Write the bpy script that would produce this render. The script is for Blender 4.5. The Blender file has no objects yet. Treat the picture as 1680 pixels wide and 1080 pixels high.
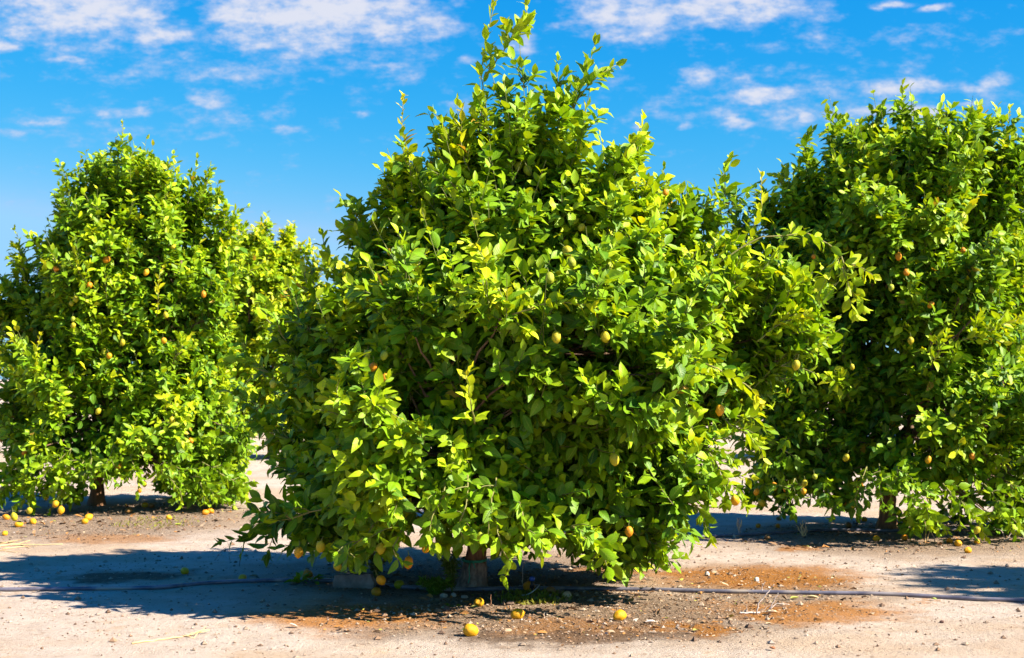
import bpy, math
import numpy as np
from mathutils import Vector

# ------------------------------------------------------------------ basics
scene = bpy.context.scene
COL = scene.collection
F, HZ, CX, CAM_H = 2333.0, 620.0, 840.0, 1.46       # focal length (px of a 1680 wide frame), horizon row, centre column, eye height
SUN_EL, SUN_FRONT = 40.0, 20.0                       # elevation; azimuth turned from due right towards the camera


def at(px, py, Y):
    return np.array([(px - CX) / F * Y, Y, CAM_H - (py - HZ) / F * Y])


def gy(py):
    return F * CAM_H / (py - HZ)


def _hash(ix, iy, iz, seed):
    h = (ix.astype(np.int64) * 374761393 + iy.astype(np.int64) * 668265263 + iz.astype(np.int64) * 1442695041 + seed * 974634777) & 0xFFFFFFFF
    h = ((h ^ (h >> 13)) * 1274126177) & 0xFFFFFFFF
    h = h ^ (h >> 16)
    return (h & 0xFFFF) / 65535.0


def vnoise(P, seed=0):
    P = np.asarray(P, float)
    I = np.floor(P).astype(np.int64)
    f = P - I
    f = f * f * (3 - 2 * f)
    r = np.zeros(len(P))
    for dx in (0, 1):
        for dy in (0, 1):
            for dz in (0, 1):
                w = (f[:, 0] if dx else 1 - f[:, 0]) * (f[:, 1] if dy else 1 - f[:, 1]) * (f[:, 2] if dz else 1 - f[:, 2])
                r += w * _hash(I[:, 0] + dx, I[:, 1] + dy, I[:, 2] + dz, seed)
    return r


def ground_z(x, y):
    x = np.atleast_1d(np.asarray(x, float)); y = np.atleast_1d(np.asarray(y, float))
    z = np.zeros(len(x))
    for s, a, sd in ((0.5, 0.030, 1), (1.7, 0.016, 2), (5.0, 0.008, 3), (13.0, 0.005, 4)):
        z += a * (vnoise(np.stack([x * s, y * s, np.zeros_like(x)], 1), sd) - 0.5)
    fade = np.clip(1 - (np.hypot(x, y - 12) - 25) / 25, 0, 1)
    return z * fade


def gz(x, y):
    return float(ground_z(x, y)[0])


def gp(px, py):
    Y = gy(py)
    X = (px - CX) / F * Y
    return np.array([X, Y, gz(X, Y)])


def nrm(v):
    v = np.asarray(v, float)
    return v / np.maximum(np.linalg.norm(v, axis=-1, keepdims=True), 1e-9)


# ------------------------------------------------------------------ mesh writing
class MB:
    """collects vertices and faces for ONE mesh object"""
    def __init__(self):
        self.V, self.Q, self.T, self.qm, self.tm, self.C, self.U, self.n = [], [], [], [], [], [], [], 0

    def add(self, V, quads=None, tris=None, mat=0, col=None, uv=None):
        V = np.asarray(V, float).reshape(-1, 3)
        if quads is not None and len(quads):
            q = np.asarray(quads, np.int64).reshape(-1, 4) + self.n
            self.Q.append(q); self.qm.append(np.full(len(q), mat))
        if tris is not None and len(tris):
            t = np.asarray(tris, np.int64).reshape(-1, 3) + self.n
            self.T.append(t); self.tm.append(np.full(len(t), mat))
        self.V.append(V)
        c = np.ones((len(V), 4)) if col is None else np.broadcast_to(np.asarray(col, float), (len(V), 4))
        self.C.append(c)
        self.U.append(np.zeros((len(V), 2)) if uv is None else np.asarray(uv, float))
        self.n += len(V)

    def tube(self, pts, rad, sides=8, mat=0, col=None, cap=True):
        pts = np.asarray(pts, float); n = len(pts)
        rad = np.broadcast_to(np.asarray(rad, float), (n,))
        t = nrm(np.gradient(pts, axis=0))
        ref = np.array([0.13, 0.21, 1.0]) if abs(t[:, 2]).mean() < 0.8 else np.array([1.0, 0.2, 0.1])
        a = nrm(np.cross(t, ref)); b = np.cross(t, a)
        ang = np.linspace(0, 2 * np.pi, sides, endpoint=False)
        V = pts[:, None, :] + rad[:, None, None] * (np.cos(ang)[None, :, None] * a[:, None, :] + np.sin(ang)[None, :, None] * b[:, None, :])
        i = np.arange(n - 1)[:, None] * sides; j = np.arange(sides)[None, :]; k = (j + 1) % sides
        q = np.stack([i + j, i + k, i + sides + k, i + sides + j], -1).reshape(-1, 4)
        V = V.reshape(-1, 3)
        tr = None
        if cap:
            V = np.vstack([V, pts[0], pts[-1]])
            c0, c1 = n * sides, n * sides + 1
            tr = [[c0, (m + 1) % sides, m] for m in range(sides)] + [[c1, (n - 1) * sides + m, (n - 1) * sides + (m + 1) % sides] for m in range(sides)]
        self.add(V, q, tr, mat, col)

    def twigs(self, P, R, sides=3, mat=0, col=None):
        """many thin tubes with the same point count: P (N,k,3), R (N,k)"""
        N, k, _ = P.shape
        t = nrm(np.gradient(P, axis=1))
        ref = np.array([0.31, 0.52, 0.8])
        a = nrm(np.cross(t, ref)); b = np.cross(t, a)
        ang = np.linspace(0, 2 * np.pi, sides, endpoint=False)
        V = P[:, :, None, :] + R[:, :, None, None] * (np.cos(ang)[:, None] * a[:, :, None, :] + np.sin(ang)[:, None] * b[:, :, None, :])
        base = (np.arange(N) * k * sides)[:, None, None]
        i = (np.arange(k - 1) * sides)[None, :, None]; j = np.arange(sides)[None, None, :]; kk = (j + 1) % sides
        q = np.stack([base + i + j, base + i + kk, base + i + sides + kk, base + i + sides + j], -1).reshape(-1, 4)
        c = None if col is None else np.repeat(col, k * sides, axis=0)
        self.add(V.reshape(-1, 3), q, None, mat, c)

    def mesh(self, name, mats, smooth=True):
        me = bpy.data.meshes.new(name)
        V = np.vstack(self.V)
        Q = np.vstack(self.Q) if self.Q else np.zeros((0, 4), int)
        T = np.vstack(self.T) if self.T else np.zeros((0, 3), int)
        loops = np.concatenate([Q.ravel(), T.ravel()]).astype(np.int32)
        starts = np.concatenate([np.arange(len(Q)) * 4, len(Q) * 4 + np.arange(len(T)) * 3]).astype(np.int32)
        mi = np.concatenate(([np.concatenate(self.qm)] if self.qm else []) + ([np.concatenate(self.tm)] if self.tm else [])).astype(np.int32)
        me.vertices.add(len(V)); me.vertices.foreach_set('co', V.astype(np.float32).ravel())
        me.loops.add(len(loops)); me.loops.foreach_set('vertex_index', loops)
        me.polygons.add(len(starts)); me.polygons.foreach_set('loop_start', starts)
        me.polygons.foreach_set('material_index', mi)
        me.polygons.foreach_set('use_smooth', np.full(len(starts), smooth, bool))
        ca = me.attributes.new('tint', 'FLOAT_COLOR', 'POINT')
        ca.data.foreach_set('color', np.vstack(self.C).astype(np.float32).ravel())
        uv = me.uv_layers.new(name='uv')
        uv.data.foreach_set('uv', np.vstack(self.U)[loops].astype(np.float32).ravel())
        for m in mats:
            me.materials.append(m)
        me.update(calc_edges=True)
        me.validate()
        return me

    def obj(self, name, mats, parent=None, loc=(0, 0, 0), smooth=True):
        o = bpy.data.objects.new(name, self.mesh(name, mats if isinstance(mats, (list, tuple)) else [mats], smooth))
        COL.objects.link(o)
        o.location = loc
        if parent is not None:
            o.parent = parent
        return o


def tag(o, label=None, cat=None, group=None, kind=None):
    if label: o['label'] = label
    if cat: o['category'] = cat
    if group: o['group'] = group
    if kind: o['kind'] = kind
    return o


def empty(name, loc):
    o = bpy.data.objects.new(name, None)
    o.empty_display_size = 0.2
    COL.objects.link(o)
    o.location = loc
    return o


# ------------------------------------------------------------------ materials
class NT:
    def __init__(self, tree):
        self.t = tree; self.n = tree.nodes; self.l = tree.links

    def new(self, typ, **kw):
        nd = self.n.new(typ)
        for k, v in kw.items():
            setattr(nd, k, v)
        return nd

    def put(self, sock, v):
        if isinstance(v, bpy.types.NodeSocket):
            self.l.new(v, sock)
        else:
            sock.default_value = v

    def math(self, op, a, b=None, c=None, clamp=False):
        nd = self.new('ShaderNodeMath', operation=op, use_clamp=clamp)
        self.put(nd.inputs[0], a)
        if b is not None: self.put(nd.inputs[1], b)
        if c is not None: self.put(nd.inputs[2], c)
        return nd.outputs[0]

    def vmath(self, op, a, b=None):
        nd = self.new('ShaderNodeVectorMath', operation=op)
        self.put(nd.inputs[0], a)
        if b is not None: self.put(nd.inputs[1], b)
        return nd.outputs['Value'] if op in ('LENGTH', 'DOT_PRODUCT') else nd.outputs[0]

    def noise(self, vec, scale, detail=4.0, rough=0.55, dist=0.0):
        nd = self.new('ShaderNodeTexNoise')
        if vec is not None: self.l.new(vec, nd.inputs['Vector'])
        nd.inputs['Scale'].default_value = scale; nd.inputs['Detail'].default_value = detail
        nd.inputs['Roughness'].default_value = rough; nd.inputs['Distortion'].default_value = dist
        return nd.outputs['Fac']

    def smooth(self, v, a, b, lo=0.0, hi=1.0):
        nd = self.new('ShaderNodeMapRange', interpolation_type='SMOOTHSTEP')
        self.put(nd.inputs[0], v)
        nd.inputs[1].default_value = a; nd.inputs[2].default_value = b
        nd.inputs[3].default_value = lo; nd.inputs[4].default_value = hi
        return nd.outputs[0]

    def mix(self, f, a, b, blend='MIX'):
        nd = self.new('ShaderNodeMix', data_type='RGBA', blend_type=blend)
        self.put(nd.inputs[0], f); self.put(nd.inputs[6], a); self.put(nd.inputs[7], b)
        return nd.outputs[2]


def rgba(c):
    return (c[0], c[1], c[2], 1.0)


def new_mat(name):
    m = bpy.data.materials.new(name); m.use_nodes = True
    m.node_tree.nodes.clear()
    k = NT(m.node_tree)
    out = k.new('ShaderNodeOutputMaterial')
    p = k.new('ShaderNodeBsdfPrincipled')
    k.l.new(p.outputs[0], out.inputs[0])
    return m, k, p, out


def bump(k, p, h, strength, dist):
    b = k.new('ShaderNodeBump'); b.inputs['Strength'].default_value = strength; b.inputs['Distance'].default_value = dist
    k.l.new(h, b.inputs['Height']); k.l.new(b.outputs[0], p.inputs['Normal'])


def leaf_material():
    m, k, p, out = new_mat('leaf')
    at_ = k.new('ShaderNodeAttribute', attribute_name='tint')
    uvn = k.new('ShaderNodeUVMap', uv_map='uv')
    sep = k.new('ShaderNodeSeparateXYZ'); k.l.new(uvn.outputs[0], sep.inputs[0])
    av = k.math('ABSOLUTE', sep.outputs[0])
    rib = k.smooth(av, 0.02, 0.13, 0.45, 0.0)
    w = k.math('SINE', k.math('MULTIPLY', k.math('SUBTRACT', sep.outputs[1], k.math('MULTIPLY', av, 0.22)), 52.0))
    vein = k.math('MULTIPLY', k.smooth(w, 0.7, 1.0), 0.16)
    tc = k.new('ShaderNodeTexCoord')
    blot = k.noise(tc.outputs['Object'], 22.0, 3.0)
    f = k.math('MAXIMUM', rib, vein)
    c = k.mix(f, at_.outputs['Color'], (0.30, 0.34, 0.06, 1))
    c = k.mix(1.0, c, k.mix(blot, (0.72, 0.76, 0.7, 1), (1.28, 1.22, 1.2, 1)), 'MULTIPLY')
    k.l.new(c, p.inputs['Base Color'])
    p.inputs['Roughness'].default_value = 0.46
    p.inputs['Specular IOR Level'].default_value = 0.22
    bump(k, p, w, 0.12, 0.004)
    tr = k.new('ShaderNodeBsdfTranslucent')
    k.l.new(k.mix(1.0, c, (1.75, 1.5, 0.6, 1), 'MULTIPLY'), tr.inputs['Color'])
    ms = k.new('ShaderNodeMixShader'); ms.inputs[0].default_value = 0.25
    k.l.new(p.outputs[0], ms.inputs[1]); k.l.new(tr.outputs[0], ms.inputs[2])
    k.l.new(ms.outputs[0], out.inputs[0])
    return m


def tint_material(name, rough=0.8, amp=0.3, nscale=30.0):
    """colour from the mesh's own tint attribute with grain"""
    m, k, p, out = new_mat(name)
    at_ = k.new('ShaderNodeAttribute', attribute_name='tint')
    tc = k.new('ShaderNodeTexCoord')
    n = k.noise(tc.outputs['Object'], nscale, 5.0, 0.6)
    lo, hi = 1 - amp, 1 + amp
    c = k.mix(1.0, at_.outputs['Color'], k.mix(n, (lo, lo, lo, 1), (hi, hi, hi, 1)), 'MULTIPLY')
    k.l.new(c, p.inputs['Base Color']); p.inputs['Roughness'].default_value = rough
    bump(k, p, n, 0.35, 0.01)
    return m


def grain_material(name, c1, c2, rough=0.85, nscale=18.0, stretch=(1, 1, 1), bstr=0.5, bdist=0.01, c3=None):
    m, k, p, out = new_mat(name)
    tc = k.new('ShaderNodeTexCoord')
    mp = k.new('ShaderNodeMapping'); k.l.new(tc.outputs['Object'], mp.inputs[0]); mp.inputs['Scale'].default_value = stretch
    n = k.noise(mp.outputs[0], nscale, 6.0, 0.62)
    c = k.mix(k.smooth(n, 0.32, 0.68), rgba(c1), rgba(c2))
    if c3 is not None:
        n2 = k.noise(tc.outputs['Object'], nscale * 0.4, 3.0)
        c = k.mix(k.smooth(n2, 0.54, 0.66), c, rgba(c3))
    k.l.new(c, p.inputs['Base Color']); p.inputs['Roughness'].default_value = rough
    bump(k, p, n, bstr, bdist)
    return m


def peel_material(name, c1, c2, c3):
    m, k, p, out = new_mat(name)
    tc = k.new('ShaderNodeTexCoord')
    oi = k.new('ShaderNodeObjectInfo')
    v = k.vmath('ADD', tc.outputs['Object'], k.vmath('SCALE', k.vmath('ADD', oi.outputs['Location'], (3.1, 1.7, 0.3))))
    n = k.noise(v, 26.0, 3.0)
    c = k.mix(k.smooth(n, 0.35, 0.65), rgba(c1), rgba(c2))
    spot = k.noise(v, 60.0, 2.0)
    c = k.mix(k.smooth(spot, 0.66, 0.74, 0.0, 0.6), c, rgba(c3))
    dust = k.noise(v, 9.0, 5.0, 0.7)
    c = k.mix(k.smooth(dust, 0.52, 0.72, 0.0, 0.14), c, (0.42, 0.27, 0.14, 1))
    k.l.new(c, p.inputs['Base Color'])
    p.inputs['Roughness'].default_value = 0.5; p.inputs['Specular IOR Level'].default_value = 0.3
    p.inputs['Subsurface Weight'].default_value = 0.0
    vo = k.new('ShaderNodeTexVoronoi'); vo.inputs['Scale'].default_value = 260.0
    k.l.new(tc.outputs['Object'], vo.inputs['Vector'])
    h = k.math('ADD', vo.outputs['Distance'], k.math('MULTIPLY', n, 1.2))
    bump(k, p, h, 0.35, 0.003)
    return m


M_LEAF = leaf_material()
M_TWIG = tint_material('twig_bark', 0.7, 0.25, 60.0)
M_BARK = grain_material('citrus_bark', (0.085, 0.050, 0.028), (0.21, 0.125, 0.07), 0.9, 14.0, (2.2, 2.2, 0.5), 0.9, 0.02)
M_TRUNK = grain_material('trunk_bark', (0.13, 0.065, 0.032), (0.27, 0.135, 0.062), 0.9, 14.0, (2.2, 2.2, 0.5), 0.9, 0.02)
M_WHITEWASH = grain_material('weathered_whitewash', (0.12, 0.095, 0.075), (0.30, 0.25, 0.20), 0.9, 26.0, (1.5, 1.5, 0.6), 0.8, 0.015, c3=(0.20, 0.13, 0.09))
M_TAPE = grain_material('green_tie_tape', (0.02, 0.22, 0.14), (0.05, 0.34, 0.22), 0.5, 40.0, (1, 1, 1), 0.2, 0.002)
M_PEEL = {
    'yellow': peel_material('yellow_peel', (0.672, 0.295, 0.0041), (0.640, 0.344, 0.0066), (0.369, 0.148, 0.0164)),
    'orange': peel_material('orange_peel', (0.623, 0.197, 0.0049), (0.623, 0.262, 0.0082), (0.328, 0.115, 0.0164)),
    'green': peel_material('greenish_peel', (0.246, 0.328, 0.0164), (0.394, 0.394, 0.0246), (0.131, 0.180, 0.0164)),
    'lime': peel_material('lime_peel', (0.34, 0.32, 0.010), (0.50, 0.38, 0.010), (0.26, 0.27, 0.02)),
    'tan': peel_material('bleached_peel', (0.541, 0.361, 0.1804), (0.590, 0.410, 0.2296), (0.410, 0.213, 0.0820)),
    'brown': peel_material('rotten_peel', (0.180, 0.082, 0.0246), (0.328, 0.156, 0.0328), (0.082, 0.041, 0.0246)),
}
M_STEMG = grain_material('green_stem', (0.12, 0.16, 0.02), (0.20, 0.22, 0.05), 0.7, 60.0)
M_HOSE = grain_material('grey_polyethylene', (0.075, 0.07, 0.095), (0.18, 0.165, 0.195), 0.32, 7.0, (1, 1, 1), 0.15, 0.003, c3=(0.30, 0.25, 0.21))
M_CONC = grain_material('old_concrete', (0.15, 0.13, 0.11), (0.29, 0.255, 0.22), 0.95, 12.0, (1, 1, 1), 0.8, 0.01, c3=(0.17, 0.14, 0.11))
M_BLACK = grain_material('black_plastic', (0.012, 0.012, 0.014), (0.03, 0.03, 0.035), 0.5, 30.0, (1, 1, 1), 0.2, 0.002)
M_BLUE = grain_material('blue_plastic', (0.02, 0.07, 0.36), (0.04, 0.12, 0.48), 0.4, 30.0, (1, 1, 1), 0.1, 0.002)
M_TUBING = grain_material('pale_tubing', (0.40, 0.40, 0.42), (0.55, 0.55, 0.56), 0.4, 30.0)
M_DRY = tint_material('dry_plant_matter', 0.85, 0.28, 45.0)
M_STONE = tint_material('stone', 0.95, 0.35, 30.0)
M_WEED = leaf_material(); M_WEED.name = 'weed_leaf'


# ------------------------------------------------------------------ leaves
def leaf_template(st):
    """st: [(u, half-width)] of the inner stations"""
    U = [0.0]; S = [0.0]; Wd = [0.0]
    for u, w in st:
        U += [u] * 3; S += [-1.0, 0.0, 1.0]; Wd += [w] * 3
    U.append(1.0); S.append(0.0); Wd.append(0.0)
    n = len(st); tr = []; q = []
    tr += [[0, 2, 1], [0, 3, 2]]
    for i in range(n - 1):
        a = 1 + 3 * i; b = a + 3
        q += [[a, a + 1, b + 1, b], [a + 1, a + 2, b + 2, b + 1]]
    a = 1 + 3 * (n - 1); t = 1 + 3 * n
    tr += [[a, a + 1, t], [a + 1, a + 2, t]]
    return np.array(U), np.array(S), np.array(Wd), np.array(q), np.array(tr)


TPL = {
    'hi': leaf_template([(0.09, 0.05), (0.22, 0.62), (0.42, 1.0), (0.64, 0.92), (0.84, 0.50)]),
    'mid': leaf_template([(0.10, 0.07), (0.32, 0.92), (0.62, 0.94), (0.85, 0.46)]),
    'lo': leaf_template([(0.28, 0.85), (0.68, 0.85)]),
}


def add_leaves(mb, P, D, N, L, W, col, rng, lod='mid', mat=0):
    U, S, Wd, q, tr = TPL[lod]
    n = len(P); k = len(U)
    D = nrm(D); N = nrm(N - D * np.sum(N * D, 1, keepdims=True)); B = np.cross(D, N)
    curl = rng.normal(0.17, 0.21, n)[:, None]; fold = rng.uniform(0.05, 0.55, n)[:, None]
    twist = rng.normal(0, 0.35, n)[:, None]; wav = rng.normal(0, 0.05, n)[:, None]; ph = rng.uniform(0, 6.28, n)[:, None]
    u = U[None, :]; s = S[None, :] * Wd[None, :]
    side = s * W[:, None]
    up = np.abs(side) * fold - curl * u * u * L[:, None] + twist * u * side + wav * np.sin(u * 9 + ph) * np.abs(S[None, :]) * L[:, None] * (Wd[None, :] > 0.2)
    V = P[:, None, :] + D[:, None, :] * (u * L[:, None])[:, :, None] + B[:, None, :] * side[:, :, None] + N[:, None, :] * up[:, :, None]
    off = (np.arange(n) * k)[:, None, None]
    uv = np.stack([np.broadcast_to(S, (n, k)), np.broadcast_to(U, (n, k))], -1).reshape(-1, 2)
    mb.add(V.reshape(-1, 3), (q[None] + off).reshape(-1, 4), (tr[None] + off).reshape(-1, 3), mat, np.repeat(col, k, axis=0), uv)


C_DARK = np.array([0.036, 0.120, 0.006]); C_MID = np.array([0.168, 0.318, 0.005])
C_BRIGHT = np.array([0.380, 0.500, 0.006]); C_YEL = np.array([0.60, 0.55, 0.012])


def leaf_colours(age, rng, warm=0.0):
    """age 0 = dark (old leaf, or inner leaf with shade painted in), 1 = yellow new growth"""
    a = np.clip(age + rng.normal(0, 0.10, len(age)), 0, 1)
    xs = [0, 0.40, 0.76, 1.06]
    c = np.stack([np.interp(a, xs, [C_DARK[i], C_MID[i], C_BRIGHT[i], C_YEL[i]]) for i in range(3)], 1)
    c *= rng.uniform(0.72, 1.25, (len(a), 1))
    c[:, 0] *= 1 + warm
    odd = rng.random(len(a)) < 0.003
    c[odd] = np.array([0.45, 0.28, 0.03])
    return np.concatenate([c, np.ones((len(a), 1))], 1)


UP = np.array([0, 0, 1.0])


def shoot_leaves(path, spacing, llen, age0, age1, rng, spread=0.75, lens_tip=0.6, bare=0.0):
    """leaf arrays along a polyline shoot"""
    path = np.asarray(path, float)
    seg = np.linalg.norm(np.diff(path, axis=0), axis=1); cum = np.r_[0, np.cumsum(seg)]; T = cum[-1]
    ss = np.arange(max(bare * T, 0.01), T, spacing) + rng.normal(0, spacing * 0.2, len(np.arange(max(bare * T, 0.01), T, spacing)))
    ss = np.clip(np.r_[ss, T, T, T], 0, T)
    P = np.stack([np.interp(ss, cum, path[:, i]) for i in range(3)], 1)
    P2 = np.stack([np.interp(np.clip(ss + 0.03, 0, T + 0.0), cum, path[:, i]) for i in range(3)], 1)
    P1 = np.stack([np.interp(ss - 0.03, cum, path[:, i]) for i in range(3)], 1)
    t = nrm(P2 - P1)
    ang = np.arange(len(ss)) * 2.4 + rng.uniform(0, 6.28)
    a = nrm(np.cross(t, np.array([0.2, 0.9, 0.15]))); b = np.cross(t, a)
    rad = np.cos(ang)[:, None] * a + np.sin(ang)[:, None] * b
    fr = ss / T
    phi = (spread + rng.normal(0, 0.2, len(ss))) * (1.15 - 0.55 * fr)
    D = t * np.cos(phi)[:, None] + rad * np.sin(phi)[:, None] + rng.normal(0, 0.12, (len(ss), 3))
    N = t * 0.9 - rad * 0.3 + UP * 0.25 + rng.normal(0, 0.25, (len(ss), 3))
    L = llen * rng.uniform(0.5, 1.25, len(ss)) * np.interp(fr, [0, 0.6, 1], [0.9, 1.0, lens_tip])
    age = np.interp(fr, [0, 1], [age0, age1])
    return P, D, N, L, age


# ------------------------------------------------------------------ trees
class Tree:
    def __init__(self, base_px, base_py, prof, depth_ratio=0.88, Y=None):
        self.Y = gy(base_py) if Y is None else Y
        Y = self.Y
        self.base = np.array([(base_px - CX) / F * Y, Y, 0.0])
        self.base[2] = gz(self.base[0], Y)
        z = np.array([CAM_H - (p[0] - HZ) / F * Y for p in prof])
        xl = np.array([(p[1] - CX) / F * Y for p in prof]); xr = np.array([(p[2] - CX) / F * Y for p in prof])
        o = np.argsort(z)
        self.z, self.ax, self.hw = z[o], ((xl + xr) / 2)[o], ((xr - xl) / 2)[o]
        self.dr = depth_ratio

    def env(self, z):
        return np.interp(z, self.z, self.ax), np.interp(z, self.z, self.hw)

    def front(self, px, py, k=0.93):
        """a point on the camera side of the crown under a picture position"""
        Y = self.Y - 1.0
        for _ in range(6):
            p = at(px, py, Y)
            ax, hw = self.env(p[2])
            hw = max(hw, 0.25)
            d = np.clip((p[0] - ax) / hw, -0.97, 0.97)
            Y = self.Y - hw * self.dr * math.sqrt(1 - d * d) * k
        return at(px, py, Y)


def smooth_path(a, b, bend, n, rng):
    t = np.linspace(0, 1, n)[:, None]
    p = a + (b - a) * t + bend * (np.sin(t * np.pi))
    p[1:-1] += rng.normal(0, 0.012, (n - 2, 3))
    return p


def build_tree(T, label, group, seed, clumps=180, llen=0.115, lod='mid', twigs=11, inner=4000, shoots=(), hollows=(), clear=(),
               limbs=9, trunk_r=0.085, trunk_h=0.62, age=0.36, front_bias=0.35, tape=False, dmin=0.27, skirt=0.45, lean=0.0, open_r=0.75, bottom=None):
    rng = np.random.default_rng(seed)
    root = empty('lemon_tree', tuple(T.base)); tag(root, label, 'tree', group)
    off = T.base
    # ---- trunk
    mb = MB()
    n = 9
    hz = np.linspace(-0.06, trunk_h, n)
    pts = np.stack([lean * hz + 0.012 * np.sin(hz * 9), 0.01 * np.cos(hz * 7), hz], 1)
    rr = trunk_r * (1 + 0.55 * np.exp(-np.maximum(hz, 0) / 0.10)) * (1 - 0.12 * hz / trunk_h)
    sides = 14
    k0 = mb.n
    mb.tube(pts, rr, sides, cap=True)
    V = mb.V[0]
    V += (vnoise(V * 14 + seed, 5) - 0.5)[:, None] * 0.035 * np.array([1, 1, 0.2])
    trunk = mb.obj('trunk', M_TRUNK, root)
    if tape:
        wb = MB()
        h2 = np.linspace(-0.05, 0.19, 6)
        p2 = np.stack([lean * h2 + 0.012 * np.sin(h2 * 9), 0.01 * np.cos(h2 * 7), h2], 1)
        r2 = trunk_r * (1 + 0.55 * np.exp(-np.maximum(h2, 0) / 0.10)) * 1.0 + np.array([0.012, 0.010, 0.009, 0.008, 0.007, 0.006])
        wb.tube(p2, r2, 18)
        V = wb.V[0]; V += (vnoise(V * 18 + seed, 5) - 0.5)[:, None] * 0.022
        wb.obj('whitewashed_base', M_WHITEWASH, trunk)
        tb = MB()
        ang = np.linspace(0, 2 * np.pi, 25)
        tz = 0.205
        rt = trunk_r * (1 + 0.55 * math.exp(-tz / 0.1)) + 0.012
        ring = np.stack([lean * tz + rt * np.cos(ang), rt * np.sin(ang), tz + 0.008 * np.sin(ang)], 1)
        for dz in (-0.004, 0.004):
            tb.tube(ring + [0, 0, dz], 0.005, 5, cap=False)
        kn = np.array([lean * tz - rt * 0.25, -rt * 0.99, tz])
        tb.tube([kn, kn + [-0.012, -0.016, -0.05], kn + [-0.006, -0.024, -0.11], kn + [-0.016, -0.03, -0.15]], 0.0045, 5)
        tb.tube([kn, kn + [0.02, -0.012, -0.02], kn + [0.03, -0.014, -0.05]], 0.004, 5)
        tb.obj('tie_tape', M_TAPE, trunk)
    # ---- clump centres on the crown shell
    cand = 9000
    zs = rng.uniform(T.z[0], T.z[-1], cand)
    keep = rng.random(cand) < (np.interp(zs, T.z, T.hw) / T.hw.max()) ** 0.8 + 0.06
    zs = zs[keep]
    th = rng.uniform(0, 2 * np.pi, len(zs))
    if front_bias > 0:
        kp = (np.sin(th) < 0) | (rng.random(len(th)) > front_bias)
        zs, th = zs[kp], th[kp]
    ax, hw = T.env(zs)
    dirs = np.stack([np.cos(th), np.sin(th)], 1)
    lump = vnoise(np.stack([np.cos(th) * 2.2 + seed, np.sin(th) * 2.2, zs * 2.3], 1), seed)
    lump2 = vnoise(np.stack([np.cos(th) * 5 + seed, np.sin(th) * 5, zs * 3.4], 1), seed + 7)
    rho = np.clip(1.12 - 0.62 * (1 - lump) - 0.32 * (1 - lump2), 0.3, 0.98)
    shellin = 0.03
    X = ax + dirs[:, 0] * np.maximum(hw * (0.10 + 0.90 * rho) - shellin, 0.02)
    Yc = T.Y + dirs[:, 1] * np.maximum(hw * T.dr * rho - shellin, 0.02)
    Pc = np.stack([X, Yc, zs], 1)
    for (hx, hy, hr) in hollows:
        c = T.front(hx, hy, 0.9)
        d = np.linalg.norm((Pc - c) * np.array([1, 0.7, 1]), axis=1)
        w = np.clip(1 - d / hr, 0, 1)
        axx, _ = T.env(Pc[:, 2])
        tgt = np.stack([axx, np.full(len(Pc), T.Y), Pc[:, 2]], 1)
        Pc += (tgt - Pc) * (0.85 * np.minimum(w * 2.4, 1))[:, None]
    # open underside round the trunk
    rtr = np.hypot(Pc[:, 0] - T.base[0], Pc[:, 1] - T.base[1])
    low = Pc[:, 2] < skirt + 0.12 * (lump2 - 0.5) + np.where(Pc[:, 1] < T.Y, 0.0, 0.06)
    ok = ~(low & (rtr < open_r))
    Pc = Pc[ok]
    if bottom is not None:
        bx, by = np.array(bottom, float).T
        qx = CX + Pc[:, 0] / Pc[:, 1] * F; qy = HZ + (CAM_H - Pc[:, 2]) / Pc[:, 1] * F
        Pc = Pc[qy < np.interp(qx, bx, by) - 10]
    sel = []
    for i in range(len(Pc)):
        if len(sel) >= clumps: break
        if sel:
            d = np.linalg.norm(Pc[sel] - Pc[i], axis=1).min()
            if d < dmin * rng.uniform(0.7, 1.2): continue
        sel.append(i)
    Pc = Pc[sel]
    axp = np.stack([T.env(Pc[:, 2])[0], np.full(len(Pc), T.Y), np.maximum(Pc[:, 2] - 0.55, 0.5)], 1)
    O = nrm(Pc - axp)
    # ---- limbs and branchlets, one object per limb
    top = off + np.array([lean * trunk_h, 0, trunk_h - 0.03])
    ends = []
    for i in range(limbs):
        a = 2 * np.pi * (i + rng.uniform(-0.25, 0.25)) / limbs
        zz = rng.uniform(0.35, 0.86) * (T.z[-1] - 0.2)
        if i % 3 == 0: zz = 0.9 * T.z[-1] * rng.uniform(0.8, 1)
        axx, h = T.env(zz)
        r = 0.62 if i % 3 else 0.3
        ends.append(np.array([axx + math.cos(a) * h * r, T.Y + math.sin(a) * h * T.dr * r, zz]))
    lp = []
    for i, e in enumerate(ends):
        out = nrm(np.array([e[0] - top[0], e[1] - top[1], 0.0]))
        lp.append(smooth_path(top, e, out * 0.16 - UP * 0.08, 9, rng))
    lmb = [MB() for _ in ends]
    for i, p in enumerate(lp):
        lmb[i].tube(p - off, np.linspace(trunk_r * 0.52, 0.012, len(p)), 8)
    allp = np.concatenate(lp); own = np.repeat(np.arange(len(lp)), 9); idx = np.tile(np.arange(9), len(lp))
    okp = idx >= 2
    for c, o in zip(Pc, O):
        d = np.linalg.norm(allp - (c - UP * 0.25 - o * 0.3), axis=1) + np.where(okp, 0, 9)
        j = int(d.argmin())
        p = smooth_path(allp[j], c, -UP * 0.06 * rng.uniform(-1, 1.4), 6, rng)
        lmb[own[j]].tube(p - off, np.linspace(0.014, 0.005, 6), 5, cap=False)
    for b in lmb:
        b.obj('branch', M_BARK, root)
    # ---- twigs with leaves
    fol = MB()
    nt = rng.integers(int(twigs * 0.65), int(twigs * 1.35) + 1, len(Pc))
    ci = np.repeat(np.arange(len(Pc)), nt); N_ = len(ci)
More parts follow.
